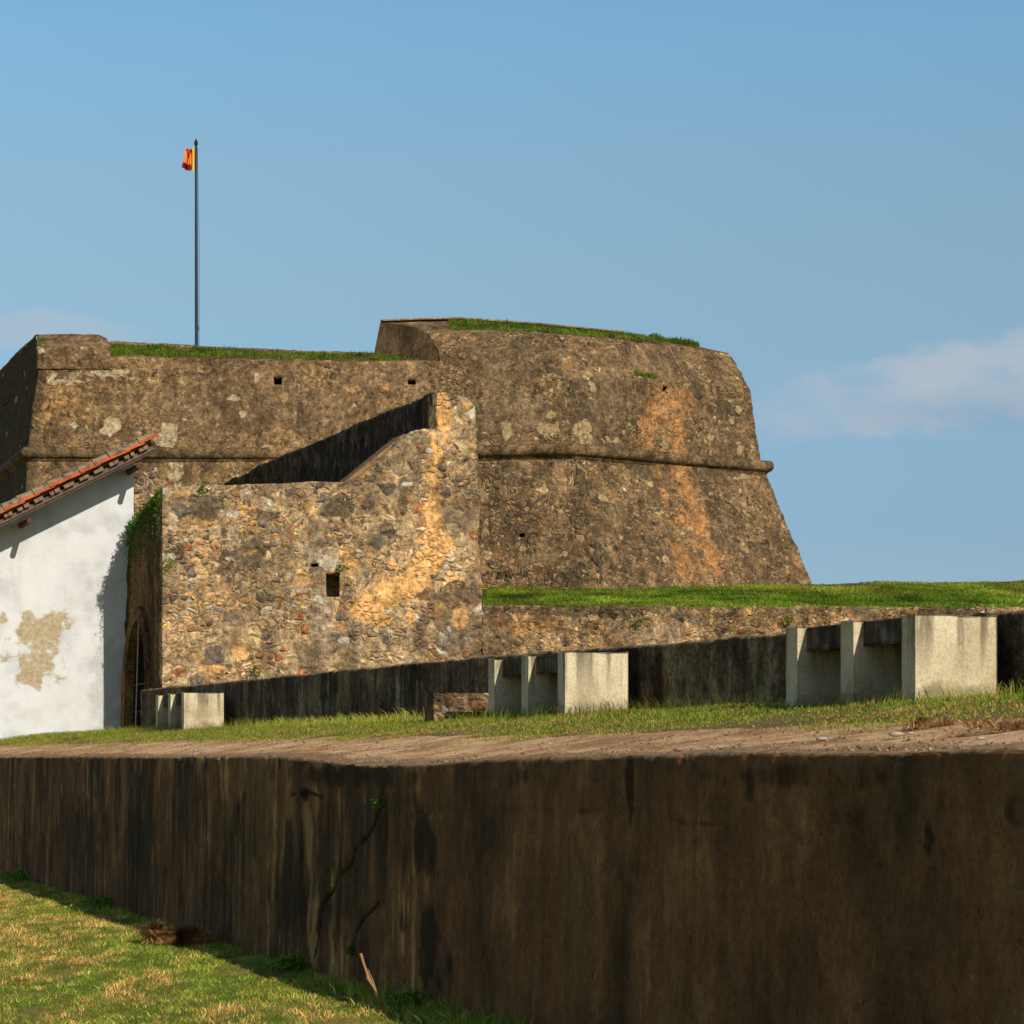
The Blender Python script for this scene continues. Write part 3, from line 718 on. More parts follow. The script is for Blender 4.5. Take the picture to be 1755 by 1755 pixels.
# arch moulding: raised band round the opening
def archline(g):
    pts = []
    hw = AH+g; apx = APX+g*1.3
    pts.append((AQ-hw, BZ)); pts.append((AQ-hw, SPR))
    for k in lin(0.05, 1, 12): pts.append((AQ-hw*math.sqrt(max(0, 1-k**1.55)), SPR+(apx-SPR)*k))
    r_ = [(2*AQ-q, z) for q, z in pts[::-1][1:]]
    return pts+r_
la, lb = archline(.01), archline(.20)
bm = bmesh.new(); rr = []
def bo(q, z): return -.17*(1-(z-BZ)/(zc0-BZ))*(q/Ls)
for (qa, za), (qb, zb) in zip(la, lb):
    rr.append([bm.verts.new(Vector(A(qa, za, bo(qa, za)+.10))), bm.verts.new(Vector(A(qa, za, bo(qa, za)-.07))), bm.verts.new(Vector(A((qa+qb)/2, (za+zb)/2, bo(qa, za)-.11))),
               bm.verts.new(Vector(A(qb, zb, bo(qb, zb)-.06))), bm.verts.new(Vector(A(qb, zb, bo(qb, zb)+.10)))])
for i in range(len(rr)-1):
    for k in range(4): bm.faces.new([rr[i][k], rr[i+1][k], rr[i+1][k+1], rr[i][k+1]])
ob = bmobj('arch_moulding', bm, M['archwall'], gh)
gt = bmobj('doorway', obox(A(AQ, 1.3, .45), dv, rv, (0, 0, 1), .95, .02, 1.25), M['dark_int'], gh)  # near-black sheet standing in for the unlit interior behind the arch
bars = [tube([A(AQ+k, BZ, -.06), A(AQ+k, 2.3-abs(k)*.9, -.03)], .012, 6) for k in (-.55, -.28, .28, .55)]
bars += [tube([A(AQ-.8, z, -.07), A(AQ+.8, z, -.07)], .014, 6) for z in (.75, 1.25)]
bmobj('gate', bars, M['iron'], gt)
bmobj('gate_post', tube([A(AQ+.0, BZ, -.135), A(AQ+.0, 2.38, -.07)], .010, 8), M['steel'], gt)
# rubble stub above, between roof end and curtain wall
stn = []
for (xa, ya, yb) in ((228, 840, 1000), (240, 835, 1000), (262, 832, 1000), (280, 832, 1000)):
    stn.append([P(xa, yb, 46.4), P(xa+2, lerpl(xa, [228, 246, 258, 280], [838, 800, 785, 832]), 46.4), P(xa+2, lerpl(xa, [228, 246, 258, 280], [838, 800, 785, 832]), 47.6), P(xa, yb, 47.6)])
G = densify(stn, [8, 10, 10], [40, 6, 6]); G = rough(G, .05, 1.5, .03, 8)
link('rear_stub', grid_mesh('rear_stub', G, col=np.tile(np.array([.3, .1, 0, 0]), G.shape[:2]+(1,)), caps=True), M['stone'], gh)

# ------------------------------------------------------------------ retaining wall under the glacis
sA, sB = s_of(831)-.02, 34.0
ss = np.concatenate([lin(sA, sA+12.5, 340), lin(sA+12.6, sB, 90)])
def ret_top(s): return 2.715+.020*(s-sA)
stn = []
G = []
def rrow(f): return np.array([f(s) for s in ss])
for k in lin(0, 1, 70): G.append(rrow(lambda s: S(s, BZ+(ret_top(s)-BZ)*k, .05)))
for k in lin(.06, .5, 6): G.append(rrow(lambda s: S(s, ret_top(s)+.0, .05+k)))
G = np.stack(G, 1); n0 = gridnormals(G)
G = G+(-dv)*(fbm(G*1.3, 4)*.10+fbm(G*8, 3)*.05)[..., None]; G[..., 2] += np.where(G[..., 2] > EZ+2.6, fbm(G*3, 3)*.08, 0)
sh_rough = 1.0
col = paint(G, [(1, 900, 1075, 60, 22, .6, 0), (0, 1130, 1090, 60, 22, .8, 0), (3, 1000, 1045, 200, 12, .7, 0), (3, 1300, 1055, 200, 18, .45, 0), (3, 1650, 1050, 120, 40, .9, 0), (0, 880, 1090, 30, 20, .6, 0)])
rw = thing('retaining_wall', 'rubble retaining wall holding up the grass slope in front of the large bastion', 'wall')
link('wall_face', grid_mesh('wall_face', G, col=col), M['retain'], rw)

# ------------------------------------------------------------------ glacis (grass slope)
def edgeY(x): return C0[1]+rv[1]*((x-C0[0])/rv[0])+.45
def glac_z(x, y):
    e = edgeY(x); s = (x-C0[0])/rv[0]; z0 = ret_top(s)-.03
    px = CX+F*x/np.maximum(y, 1)
    crest = 61.5; zc = 4.30+.012*np.clip(x-8, -4, 20)
    k = np.clip((y-e)/(crest-e), 0, 1)
    z = z0+(zc-z0)*(k*.9+.1*k*k)
    return np.where(y > crest+1, zc-(y-crest-1)*.16, z)
xs = np.concatenate([lin(-1.1, 16, 230), lin(16.3, 34, 40)]); vs = np.concatenate([lin(0, 1, 120), lin(1.03, 2.2, 20)])
XX, VV = np.meshgrid(xs, vs, indexing='ij'); e = edgeY(XX); YY = e+(62.5-e)*VV
G = np.stack([XX, YY, EZ+glac_z(XX, YY)], -1)
G[..., 2] += fbm(np.stack([XX, YY, 0*XX], -1)*.6, 4)*.16*np.clip(VV*8, 0, 1)
def glac_full(x, y):
    e = edgeY(x); v = (y-e)/(62.5-e)
    return EZ+glac_z(x, y)+fbm(np.stack([x, y, 0*x], -1)*.6, 4)*.16*np.clip(v*8, 0, 1)
tag(link('grass_slope', grid_mesh('grass_slope', G), M['turf'], smooth=True), kind='structure')

# ------------------------------------------------------------------ fort curtain wall
cw = thing('fort_curtain_wall', 'long weathered fort wall at left with two small square holes and a grass strip along its top', 'fort wall')
CXS = [190, 340, 500, 640, 757]; CRY = [586, 593, 601, 606, 611]; FRY = [613, 616, 618, 619, 621]
def cst(px, off=0, sc=1.0, D=60.5):
    cr = lerpl(px, CXS, CRY); fr = lerpl(px, CXS, FRY)
    corner = px < 100
    xb, xm, xt = (47, 50, 62) if corner else (px, px, px)
    return [P(xb-(3 if corner else 0), 1010, D-.75), P(xb, 788, D-.1), P(xm, 765, D), P(xt+(3 if corner else 0), 640, D+.25), P(xt+(4 if corner else 0), fr, D+.3),
            P(xt+(4 if corner else 0), cr+3, D+2.6), P(xt+(4 if corner else 0), cr, D+2.65), P(xt+4*corner, cr, D+3.3), P(xt+4*corner, 800, D+3.4)]
st0 = cst(48)
far = [p+dv*22 for p in st0]
for i in (5, 6, 7, 8): far[i] = far[4]+(st0[i]-st0[4])*1.0+rv*.5
stations = [far, st0]+[cst(x) for x in (120, 190, 340, 500, 640, 757)]
G = densify(stations, [120, 20, 22, 44, 46, 40, 34], [36, 6, 26, 5, 14, 2, 4, 3])
G = rough(G, .05, .8, .028, 0)
sh_rough = 1.0
SPC = [(2, 193, 731, 17, 19, 1.3, 0), (2, 286, 744, 17, 20, 1.1, 0), (2, 400, 682, 8, 4, 1, 0), (2, 440, 648, 6, 9, .8, 0), (1, 120, 700, 60, 55, .5, 0), (1, 150, 665, 90, 25, .45, 0), (1, 660, 665, 26, 12, .8, 0), (1, 605, 668, 12, 10, .8, 0),
       (1, 530, 790, 200, 14, .55, 0), (0, 450, 690, 330, 80, .75, 0), (0, 650, 640, 120, 30, .85, 0), (2, 165, 640, 70, 9, .55, 0), (0, 150, 745, 90, 12, .7, 0), (2, 300, 810, 20, 25, .45, 0), (3, 350, 640, 40, 10, .6, 0), (3, 560, 650, 70, 30, .35, 0), (3, 100, 735, 25, 20, .5, 0),
       (1, 470, 745, 60, 14, .45, 0), (2, 130, 655, 60, 7, .5, 0)]
col = paint(G, SPC)
sx, sy = survey(G)
side = (np.arange(G.shape[0]) < 120)[:, None]
col[..., 3] = np.where(side & (sy > 0), .9, col[..., 3]); col[..., 0] = np.where(side, .6, col[..., 0])  # side face painted darker to match its shaded look
for k_ in (1, 2): col[..., k_] = np.where(side, 0, col[..., k_])
me = grid_mesh('wall', G, hole=lambda c: holes_px([(469, 645, 482, 659), (699, 647, 712, 661)])(c) & (c[:, 1] < 61.4), col=col, out=(0, 1, 0), hdepth=.9, caps=False)
link('wall', me, M['curtain'], cw)
# raised merlon at the left corner
stn = []
for (px, yt) in ((63, 574), (120, 573), (170, 574), (182, 580), (189, 592)):
    stn.append([P(px, 632, 60.72), P(px+(0 if px < 170 else 1), yt+24, 60.8), P(px, yt, 61.6), P(px, yt, 63.2), P(px, 650, 63.4)])
G = densify(stn, [14, 14, 4, 4], [8, 9, 8, 6]); G = rough(G, .04, 1.5, .02, 3)
link('merlon', grid_mesh('merlon', G, col=paint(G, [(0, 120, 595, 90, 30, .9, 0), (2, 130, 600, 60, 10, .35, 0)]), caps=True), M['curtain'], cw)
stn = [[P(64, 632, 60.78), P(64, 598, 60.86), P(64, 574, 61.66), P(64, 572, 63.2)], ]
a0 = [P(66, 640, 60.7), P(65, 605, 60.75), P(61, 573, 61.4), P(62, 573, 63.2)]
a1 = [p+dv*20-np.array([0, 0, .0]) for p in a0]
G = densify([a1, a0], [90], [10, 10, 8]); G = rough(G, .05, .8, .03, 2)
link('side_parapet', grid_mesh('side_parapet', G, col=np.tile(np.array([.6, 0, 0, .9]), G.shape[:2]+(1,))), M['curtain'], cw)  # painted dark like the shaded side face below it

def sweep(line, prof_, name, mt, parent, sub=30, amp=.015):
    """sweep a profile (out,z) along a plan line, mitred; out is to the right of travel reversed (towards viewer)"""
    L = [np.array(p) for p in line]; st = []
    for i, p in enumerate(L):
        def nrm(a, b):
            d = b-a; d[2] = 0; d = d/np.linalg.norm(d); return np.array([d[1], -d[0], 0])
        ns = []
        if i > 0: ns.append(nrm(L[i-1].copy(), p.copy()))
        if i < len(L)-1: ns.append(nrm(p.copy(), L[i+1].copy()))
        n_ = sum(ns); n_ /= np.linalg.norm(n_); k = 1/max(.5, float(n_@ns[0]))
        st.append([p+n_*k*o+np.array([0, 0, z]) for o, z in prof_])
    G = densify(st, [max(2, int(np.linalg.norm(L[i+1]-L[i])*8)) for i in range(len(L)-1)], [1]*(len(prof_)-1))
    G = rough(G, amp, 2.0, .006, 1)
    ob = link(name, grid_mesh(name, G, col=np.zeros(G.shape[:2]+(4,)), caps=True), mt, parent, smooth=True); return ob
cprof = [(-.05, -.26), (.05, -.25), (.06, -.20), (.10, -.18)]+[(.11+.155*math.sin(R(a)), .0-.155*math.cos(R(a))) for a in range(0, 181, 18)]+[(-.05, .17)]
sweep([P(50, 776, 60.45)+dv*20, P(48, 776, 60.42), P(250, 777, 60.40), P(500, 777, 60.4), P(757, 775, 60.4)], [(o*.62, z*.9) for o, z in cprof], 'cordon', M['cordon'], cw)

# ------------------------------------------------------------------ great bastion
bs = thing('fort_bastion', 'huge battered stone bastion rising above the grass slope, rounded cordon moulding round its middle', 'bastion')
def bst(base, uc, ac, led, mid_, top, cre, bk):
    return [P(*base), P(*uc), P(*ac), P(*led), P(*mid_), P(*top), P(*cre), P(*bk)]
B = [
 bst((757, 1010, 59.75-.2), (757, 788, 60.4), (757, 765, 60.5), (757, 636, 60.8), (750, 598, 61.0), (735, 573, 61.35), (653, 553, 63.0), (655, 800, 63.4)),
 bst((880, 1010, 59.3), (860, 786, 60.2), (858, 762, 60.3), (856, 631, 60.6), (853, 600, 60.85), (850, 569, 61.3), (800, 549, 64.0), (800, 800, 64.4)),
 bst((1036, 1010, 58.7), (985, 783, 60.0), (975, 759, 60.1), (966, 633, 60.4), (960, 602, 60.7), (952, 574, 61.2), (930, 559, 64.5), (930, 800, 64.9)),
 bst((1145, 1011, 59.9), (1085, 790, 61.2), (1078, 766, 61.3), (1082, 645, 61.65), (1078, 612, 62.0), (1072, 582, 62.5), (1068, 573, 65.0), (1068, 800, 65.4)),
 bst((1262, 1012, 61.1), (1200, 800, 62.5), (1194, 777, 62.6), (1180, 656, 62.95), (1165, 624, 63.3), (1150, 592, 63.8), (1150, 583, 66.0), (1150, 800, 66.4)),
 bst((1398, 1013, 62.7), (1312, 811, 64.0), (1304, 788, 64.1), (1287, 669, 64.5), (1269, 637, 64.9), (1250, 607, 65.4), (1236, 603, 66.6), (1200, 800, 67)),
 bst((1360, 1003, 70), (1270, 830, 71), (1262, 810, 71), (1240, 700, 71.4), (1228, 670, 71.7), (1210, 645, 72), (1190, 645, 72), (1170, 800, 73)),
]
G = densify(B, [30, 46, 40, 40, 54, 30], [92, 6, 50, 14, 14, 16, 4])
sx, sy = survey(G); Gi = np.arange(G.shape[1])[None, :]
# walled-up embrasure: the upper face set back between two splayed cheeks
xl = 1085-(645-sy)*.19; xr = 1180-(656-sy)*.50
emb = ((sx > xl) & (sx < xr) & (sy < lerpl(sx, [1080, 1180], [644, 655])) & (Gi > 148) & (Gi < 180) & (G[..., 1] < 64.5))
ek = np.clip(np.minimum(np.minimum((sx-xl)/9, (xr-sx)/16), 1), 0, 1)*emb; G[..., 1] += ek*.30
G = rough(G, .06, .7, .03, 0)
sh_rough = 1.0
SPB = [(1, 1140, 700, 50, 60, .55, 0), (1, 1190, 900, 34, 110, .6, .3), (0, 1230, 900, 50, 70, .5, .3), (0, 940, 940, 60, 40, .5, 0), (1, 1118, 700, 16, 50, .9, 0), (1, 1105, 740, 18, 40, .9, 0), (1, 1170, 690, 28, 30, .55, 0), (1, 1165, 760, 10, 60, .9, .1), (1, 1185, 860, 14, 110, .9, .30), (1, 1215, 950, 20, 60, 1, .35), (1, 1165, 960, 18, 50, .6, .3), (1, 1140, 850, 10, 80, .5, .3), (1, 1155, 775, 30, 14, .6, 0),
       (0, 870, 700, 110, 80, .85, 0), (0, 1040, 680, 70, 80, .8, 0), (0, 900, 600, 160, 26, .6, 0), (0, 1240, 740, 60, 60, .5, 0), (0, 1122, 615, 55, 34, 1.2, 0), (1, 1120, 620, 40, 26, .35, 0), (0, 1060, 900, 60, 60, .3, 0),
       (2, 872, 738, 12, 18, .6, 0), (2, 942, 738, 20, 17, .7, 0), (2, 1000, 740, 18, 20, .5, 0), (2, 1266, 702, 6, 7, 1.2, 0), (2, 1254, 722, 4, 6, 1.2, 0), (2, 1268, 772, 6, 7, 1.2, 0), (2, 965, 875, 9, 5, 1, 0), (2, 895, 940, 5, 6, 1, 0), (2, 958, 660, 8, 20, .5, 0), (2, 1218, 750, 5, 8, 1, 0),
       (3, 990, 680, 30, 60, .55, 0), (3, 1080, 790, 10, 150, .5, .3), (3, 1040, 960, 100, 40, .45, 0), (3, 900, 650, 60, 30, .45, 0), (3, 1240, 700, 50, 40, .6, 0), (3, 860, 985, 60, 12, .6, 0), (3, 980, 990, 40, 8, .9, 0), (3, 1215, 850, 16, 70, .6, .3),
       (3, 820, 680, 12, 60, .4, 0), (1, 920, 850, 70, 40, .25, 0), (3, 1075, 600, 6, 40, .6, .15), (3, 905, 895, 6, 4, 1, 0), (3, 1300, 900, 30, 80, .4, .4)]
col = paint(G, SPB)
sx, sy = survey(G)
lg_ = np.maximum(nearline(sx, sy, [(757, 632), (856, 631), (966, 633), (1082, 646)], 3), nearline(sx, sy, [(1180, 656), (1287, 669)], 3))
col[..., 2] = np.maximum(col[..., 2], lg_*.42)
ln_ = .0*nearline(sx, sy, [(757, 632), (856, 631), (966, 633), (1082, 646)], 3)
ln_ = np.maximum(ln_, .55*nearline(sx, sy, [(1180, 656), (1287, 669)], 3))
ln_ = np.maximum(ln_, .75*nearline(sx, sy, [(985, 785), (1000, 860), (1020, 940), (1032, 992)], 4))  # facet creases darkened in the paint, as shade in the folds
ln_ = np.maximum(ln_, .6*nearline(sx, sy, [(944, 575), (962, 640), (975, 700), (978, 755)], 5))
ln_ = np.maximum(ln_, .7*nearline(sx, sy, [(1070, 585), (1083, 645), (1090, 700), (1092, 760)], 4))
el_ = np.maximum(nearline(sx, sy, [(1147, 594), (1160, 620), (1180, 656)], 4), nearline(sx, sy, [(1073, 584), (1080, 620), (1086, 646)], 3))
col[..., 2] = np.maximum(col[..., 2], el_*.55)
em_ = emb & (sx > xl+5) & (sx < xr-6)
col[..., 0] = np.where(em_, 1.6, col[..., 0]); col[..., 1] = np.where(em_, .22, col[..., 1]); col[..., 3] = np.where(em_, 0, col[..., 3])
ln_ = np.maximum(ln_, .6*nearline(sx, sy, [(1098, 790), (1112, 830), (1125, 870)], 5))
col[..., 3] = np.maximum(col[..., 3], ln_)
me = grid_mesh('wall', G, hole=lambda c: holes_px([(889, 914, 900, 920), (1136, 662, 1142, 670)])(c) & (c[:, 1] < 63), col=col, out=(0, 1, 0), hdepth=.6)
link('wall', me, M['scarp'], bs)
# cheek: the parapet's plastered end face
lv = B[0][3:7]; bmv = [P(757, 640, 60.8)]+[B[0][4], P(744, 584, 61.1), B[0][5], P(718, 562, 61.6), P(700, 558, 62.0), B[0][6], P(640, 618, 63.05), P(640, 660, 63.05), P(757, 690, 60.85)]
cen = sum(bmv)/len(bmv); stn = [[cen+(p-cen)*k for k in (.02, 1.0)] for p in bmv+[bmv[0]]]
G = densify(stn, [6]*len(bmv), [24])
G = G+np.array([-.02, -.012, 0])*1.0
link('parapet_end', grid_mesh('parapet_end', G, col=np.zeros(G.shape[:2]+(4,))), M['cheek'], bs)
# rear slab of the parapet top (thin coping line seen above the grass)
cpts = [P(653, 552, 63.1), P(730, 549, 64.2), P(790, 548, 64.8), P(930, 558, 65.3), P(1070, 571.5, 66)]
stn = [[p+np.array([0, -.15, .0]), p+np.array([0, -.15, .04]), p+np.array([0, .5, .04]), p+np.array([0, .5, -1])] for p in cpts]
G = rough(densify(stn, [10, 8, 20, 20], [1, 3, 3]), .01, 1, .008)
link('coping', grid_mesh('coping', G, col=np.zeros(G.shape[:2]+(4,)), caps=True), M['cheek'], bs)
sweep([P(757, 775, 60.4), P(985, 771, 60.0), P(1311, 800, 64.0), P(1268, 820, 71)], [(o*.86, z*.95) for o, z in cprof], 'cordon', M['cordon'], bs)

# ------------------------------------------------------------------ white house
HX = P(222, 1290, 45.25)
def H(a, z, q=0): return np.array([HX[0], HX[1], EZ+z])-rv*a+dv*q     # a to the left along the gable, q into the house
def a_of(px, D=None):
    k = (px-CX)/F; return (HX[0]-k*HX[1])/(rv[0]-k*rv[1])
def zH(px, py): a = a_of(px); return (HY-py)/F*(HX[1]-rv[1]*a)
hs = thing('white_house', 'whitewashed house with sloping tiled roof edge and brown damp stain, at the left edge', 'house')
topz = lambda a: zH(222, 800)-a*(zH(222, 800)-zH(0, 905))/a_of(0)
na, nz3 = 110, 130; G = np.zeros((na, nz3, 3))
for i, a in enumerate(lin(-.08, 4.0, na)):
    for j, k in enumerate(lin(0, 1, nz3)):
        z = .1+(topz(a)+.25-.1)*k; G[i, j] = H(a+max(0, .1-a)*0, z)
G = G-dv*(fbm(G*1.0, 4)*.05+fbm(G*6, 3)*.012)[..., None]
sh_rough = 1.0
col = paint(G, [(0, 62, 1085, 50, 42, 1.0, 0), (0, 50, 1150, 42, 52, .8, 0), (0, 30, 1100, 30, 20, .6, 0), (3, 60, 1220, 120, 30, .5, 0), (0, 5, 1060, 12, 20, .8, 0), (0, 5, 1130, 25, 20, .5, 0), (0, 100, 1100, 12, 50, .35, 0), (3, 190, 1000, 50, 70, .6, 0), (3, 185, 1180, 30, 80, .8, 0), (3, 120, 1200, 100, 40, .35, 0), (3, 160, 1000, 30, 30, .3, 0)])
link('wall', grid_mesh('wall', G, col=col), M['lime'], hs)
bmobj('back_wall', [obox(H(-.1-.0, 1.6, 3.2)+rv*.0, rv, dv, (0, 0, 1), .04, 3.1, 1.5), obox(H(4.0, .9, 3.2), rv, dv, (0, 0, 1), .04, 3.1, .9)], M['lime2'] if 'lime2' in M else simple('plain_limewash', (.75, .75, .72), .9, .1), hs)
# roof: overhanging verge towards the camera
OV = 1.0
def Hv(px, py, q=-OV):        # point on the verge plane
    k = (px-CX)/F; bx, by = HX[0]+dv[0]*q, HX[1]+dv[1]*q
    a = (bx-k*by)/(rv[0]-k*rv[1]); D = by-rv[1]*a
    return H(a, (HY-py)/F*D, q)
r1, r0 = Hv(256, 748), Hv(0, 872)          # line of the verge tiles' axis, high end to low end
dn = (r0-r1); Lr = np.linalg.norm(dn); dn /= Lr; upn = np.cross(dv, dn); upn /= np.linalg.norm(upn)
if upn[2] < 0: upn = -upn
bmobj('roof', obox(r1+dn*3.0+dv*4.0-upn*.10, dn, dv, upn, 3.0, 3.9, .03), M['board'], hs)
bmobj('bargeboard', obox(r1+dn*3.05+dv*.12-upn*.235, dn, dv, upn, 3.05, .035, .05, .008), M['board'], hs)
bmobj('soffit', obox(r1+dn*3.0+dv*.52-upn*.262, dn, dv, upn, 3.0, .44, .012), M['dark_timber'], hs)
rg = random.Random(5)
def halftile(s0, L, r_, q, up, mt, name, parent, tilt=.0, conv=1, rr2=None, arc=(0, 180)):
    bm = bmesh.new(); rings = []; rr2 = rr2 or r_*.82; up += rg.uniform(-.010, .010); q += rg.uniform(-.012, .012)
    for (s_, r__, lift) in ((s0, rr2, tilt), (s0+L, r_, 0)):
        for th_ in (0, .014):
            ring = []
            for a_ in lin(arc[0], arc[1], 9):
                p = r1+dn*s_+dv*(q+(r__-th_)*math.cos(R(a_)))+upn*(up-lift+conv*(r__-th_)*math.sin(R(a_)))
                ring.append(bm.verts.new(Vector(p)))
            rings.append(ring)
    o0, i0, o1, i1 = rings
    for x, y in ((o0, o1), (i1, i0), (o1, i1), (i0, o0)):
        for k in range(8): bm.faces.new([x[k], x[k+1], y[k+1], y[k]])
    bm.faces.new([o0[0], o1[0], i1[0], i0[0]]); bm.faces.new([o0[8], i0[8], i1[8], o1[8]])
    return bm
bms = []; bmr = []; bmo = []; drops = []
k = 0; s_ = -.12
rg = random.Random(5)
while s_ < 6.2:
    bms.append(halftile(s_, .36, .095, .0, -.02+rg.uniform(-.006, .006), None, '', None, .012))
    bmr.append(halftile(s_-.04, .40, 0.075, -.045, -.062+rg.uniform(-.005, .008), None, '', None, .02, rr2=.058))
    for u_ in (.06, .26):
        drops.append(obox(r1+dn*(s_+u_+rg.uniform(-.02, .02))+dv*.05-upn*(.150), dn, dv, upn, .038+rg.uniform(-.01, .015), .05, .030, .006))
    for row in range(1, 9):
        bms.append(halftile(s_+rg.uniform(-.02, .02), .36, .095, .0+row*.26, -.02+rg.uniform(-.01, .01), None, '', None, .012))
        bmo.append(halftile(s_+.1, .36, .10, -.13+row*.26, -.0, None, '', None, .012, conv=-1))
    s_ += .31
bmobj('cover_tiles', bms, M['tile'], hs, smooth=False)
bmobj('verge_tiles', bmr, M['tile_red'], hs)
bmobj('pan_tiles', bmo, M['tile_red'], hs)
bmobj('tile_bedding', drops, M['mortar'], hs)
bmobj('bedding_shadow_board', obox(r1+dn*3.0+dv*.14-upn*.13, dn, dv, upn, 3.0, .03, .06), M['dark_timber'], hs)  # dark strip whose colour stands in for shadow between the bedding lumps
# purlin ends
for (px, py) in ((50, 893), (237, 800)):
    c_ = Hv(px, py, -OV+.12)
    bmobj('purlin', tube([c_-dv*.10+np.array([0, 0, .0]), c_+dv*1.2], [.055, .06], 10), M['brown_timber'], hs)

# ------------------------------------------------------------------ flagpole
DFp = 66.0
fp = thing('flagpole', 'tall thin dark flagpole with a limp orange flag standing on the fort wall', 'flagpole', tuple(P(337, 605, DFp)))
base = P(337, 605, DFp); tp_ = P(336, 250, DFp)-base
bmobj('pole', tube([(0, 0, -.8), tuple(tp_*.5), tuple(tp_)], [.05, .043, .032], 10), M['pole'], fp)
bmobj('finial', [tube([tuple(tp_), tuple(tp_+np.array([0, 0, .05])), tuple(tp_+np.array([.0, 0, .11])), tuple(tp_+np.array([0, 0, .19]))], [.03, .055, .05, .012], 10)], M['iron'], fp)
bmobj('halyard_cleat', obox(tuple(P(338.5, 563, DFp)-base), (1, 0, 0), (0, 1, 0), (0, 0, 1), .03, .03, .06, .008), M['pole'], fp)
bmobj('halyard', tube([(.07, -.03, -.3), tuple(tp_*.5+np.array([.085, -.03, 0])), tuple(tp_+np.array([.04, -.02, -.05]))], .006, 5), M['iron'], fp)
# flag: folded cloth
m, t, co = mat('flag_cloth'); M['flag'] = m
a_ = t.n('ShaderNodeVertexColor', dict(layer_name='paint')).outputs[0]
finish(t, a_, t.noise(co, 30, 3), .002, .7)
nu_, nv_ = 46, 40; V = np.zeros((nu_, nv_, 3)); cf = np.ones((nu_, nv_, 4))
f0 = P(335.5, 254, DFp)-base
for i in range(nu_):
    for j in range(nv_):
        u = i/(nu_-1); v = j/(nv_-1)
        wdt = .27+.10*v*v*(3-2*v)-.05*math.sin(v*3)
        x = -u*wdt+.012*math.sin(u*22+v*3); y = .07*math.sin(u*17+v*2.0)*(.3+u*.7)
        z = -v*(.64-.10*u)-.02*u+.02*math.sin(u*9)
        V[i, j] = f0+np.array([x-.03, y, z])
        c_ = (.85, .30, .05)
        if u < .10 or v > .955 and u < .6: c_ = (.72, .55, .28)
        elif .10 <= u < .24: c_ = (.80, .42, .03)
        elif u < .34: c_ = (.90, .33, .06)
        edge = .50+.12*math.sin(v*5)
        if abs(u-edge) < .07+.04*math.sin(v*9): c_ = (.26, .02, .008)
        if v > .72 and .38 < u < .95-(.2*abs(v-.82)): c_ = (.17, .008, .006)
        if v < .16 and .3 < u < .55: c_ = (.3, .03, .01)
        if v < .2 and u > .62: c_ = (.80, .16, .06)
        cf[i, j, :3] = c_
link('flag', grid_mesh('flag', V, col=cf), M['flag'], fp, smooth=True)

# ------------------------------------------------------------------ grass
# lawn at the foot of the foreground wall
def lawn():
    n = 640000; D = rng.uniform(12.5, 38, n); px = rng.uniform(-200, 1250, n)
    keep = rng.random(n) < (D/38); D, px = D[keep], px[keep]
    x = (px-CX)/F*D; wl = (x-(5.065-.37*D))*dv[1]
    ok = wl < -.03; x, D, wl = x[ok], D[ok], wl[ok]
    p = np.stack([x, D, lawn_h(x, D)], 1); n1 = fbm(p*np.array([2.4, .55, 1]), 4); n2 = fbm(p*np.array([9, 3.5, 1])+5, 3)
    dry = np.clip(.36+n1*2.2+n2*1.8-.45*np.exp(wl/.35), .05, .9)
    dry = np.where((D > 23) & (wl > -1.9) & (wl < -.75), np.clip(dry+.45, 0, .95), dry)
    h = rng.uniform(.010, .036, len(x))*(1+n2*2.2+n1)+np.exp(wl/.10)*rng.uniform(0, .035, len(x))
    tall = (rng.random(len(x)) < .03); h = np.where(tall, h*1.8, h)
    h = np.clip(h, .012, .16)
    return blades(p, h, .0044, gcols(p, dry, 3)*np.array([1.65, 1.75, 1.35])*(1+n2*1.8)[:, None], 1.9, 5)
def tuft_area(px0, px1, w0, w1, n, h0, h1, dry, seed, KK=KF):
    r = np.random.default_rng(seed); px = r.uniform(px0, px1, n); D = KF/(px+649); t_ = D/dv[1]; w_ = r.uniform(w0, w1, n)
    p = O+t_[:, None]*dv+w_[:, None]*rv; p[:, 2] = lawn_h(p[:, 0], p[:, 1])
    k_ = fbm(p*5+seed, 3) > -.02-.10*(w_ > -.15); p = p[k_]; n = len(p)
    return blades(p, r.uniform(h0, h1, n), .0065, gcols(p, np.full(n, dry), seed)*1.5, .9, seed)
parts = [lawn()]
parts.append(tuft_area(600, 1040, -.42, -.03, 3600, .03, .11, .12, 11))
parts.append(tuft_area(680, 1080, -.40, -.03, 900, .09, .20, .05, 12))
parts.append(tuft_area(0, 420, -.30, -.03, 1500, .03, .09, .15, 13))
tag(blade_obj('grass', parts), 'short patchy lawn, green and straw coloured, below the foreground wall', 'grass', kind='stuff')

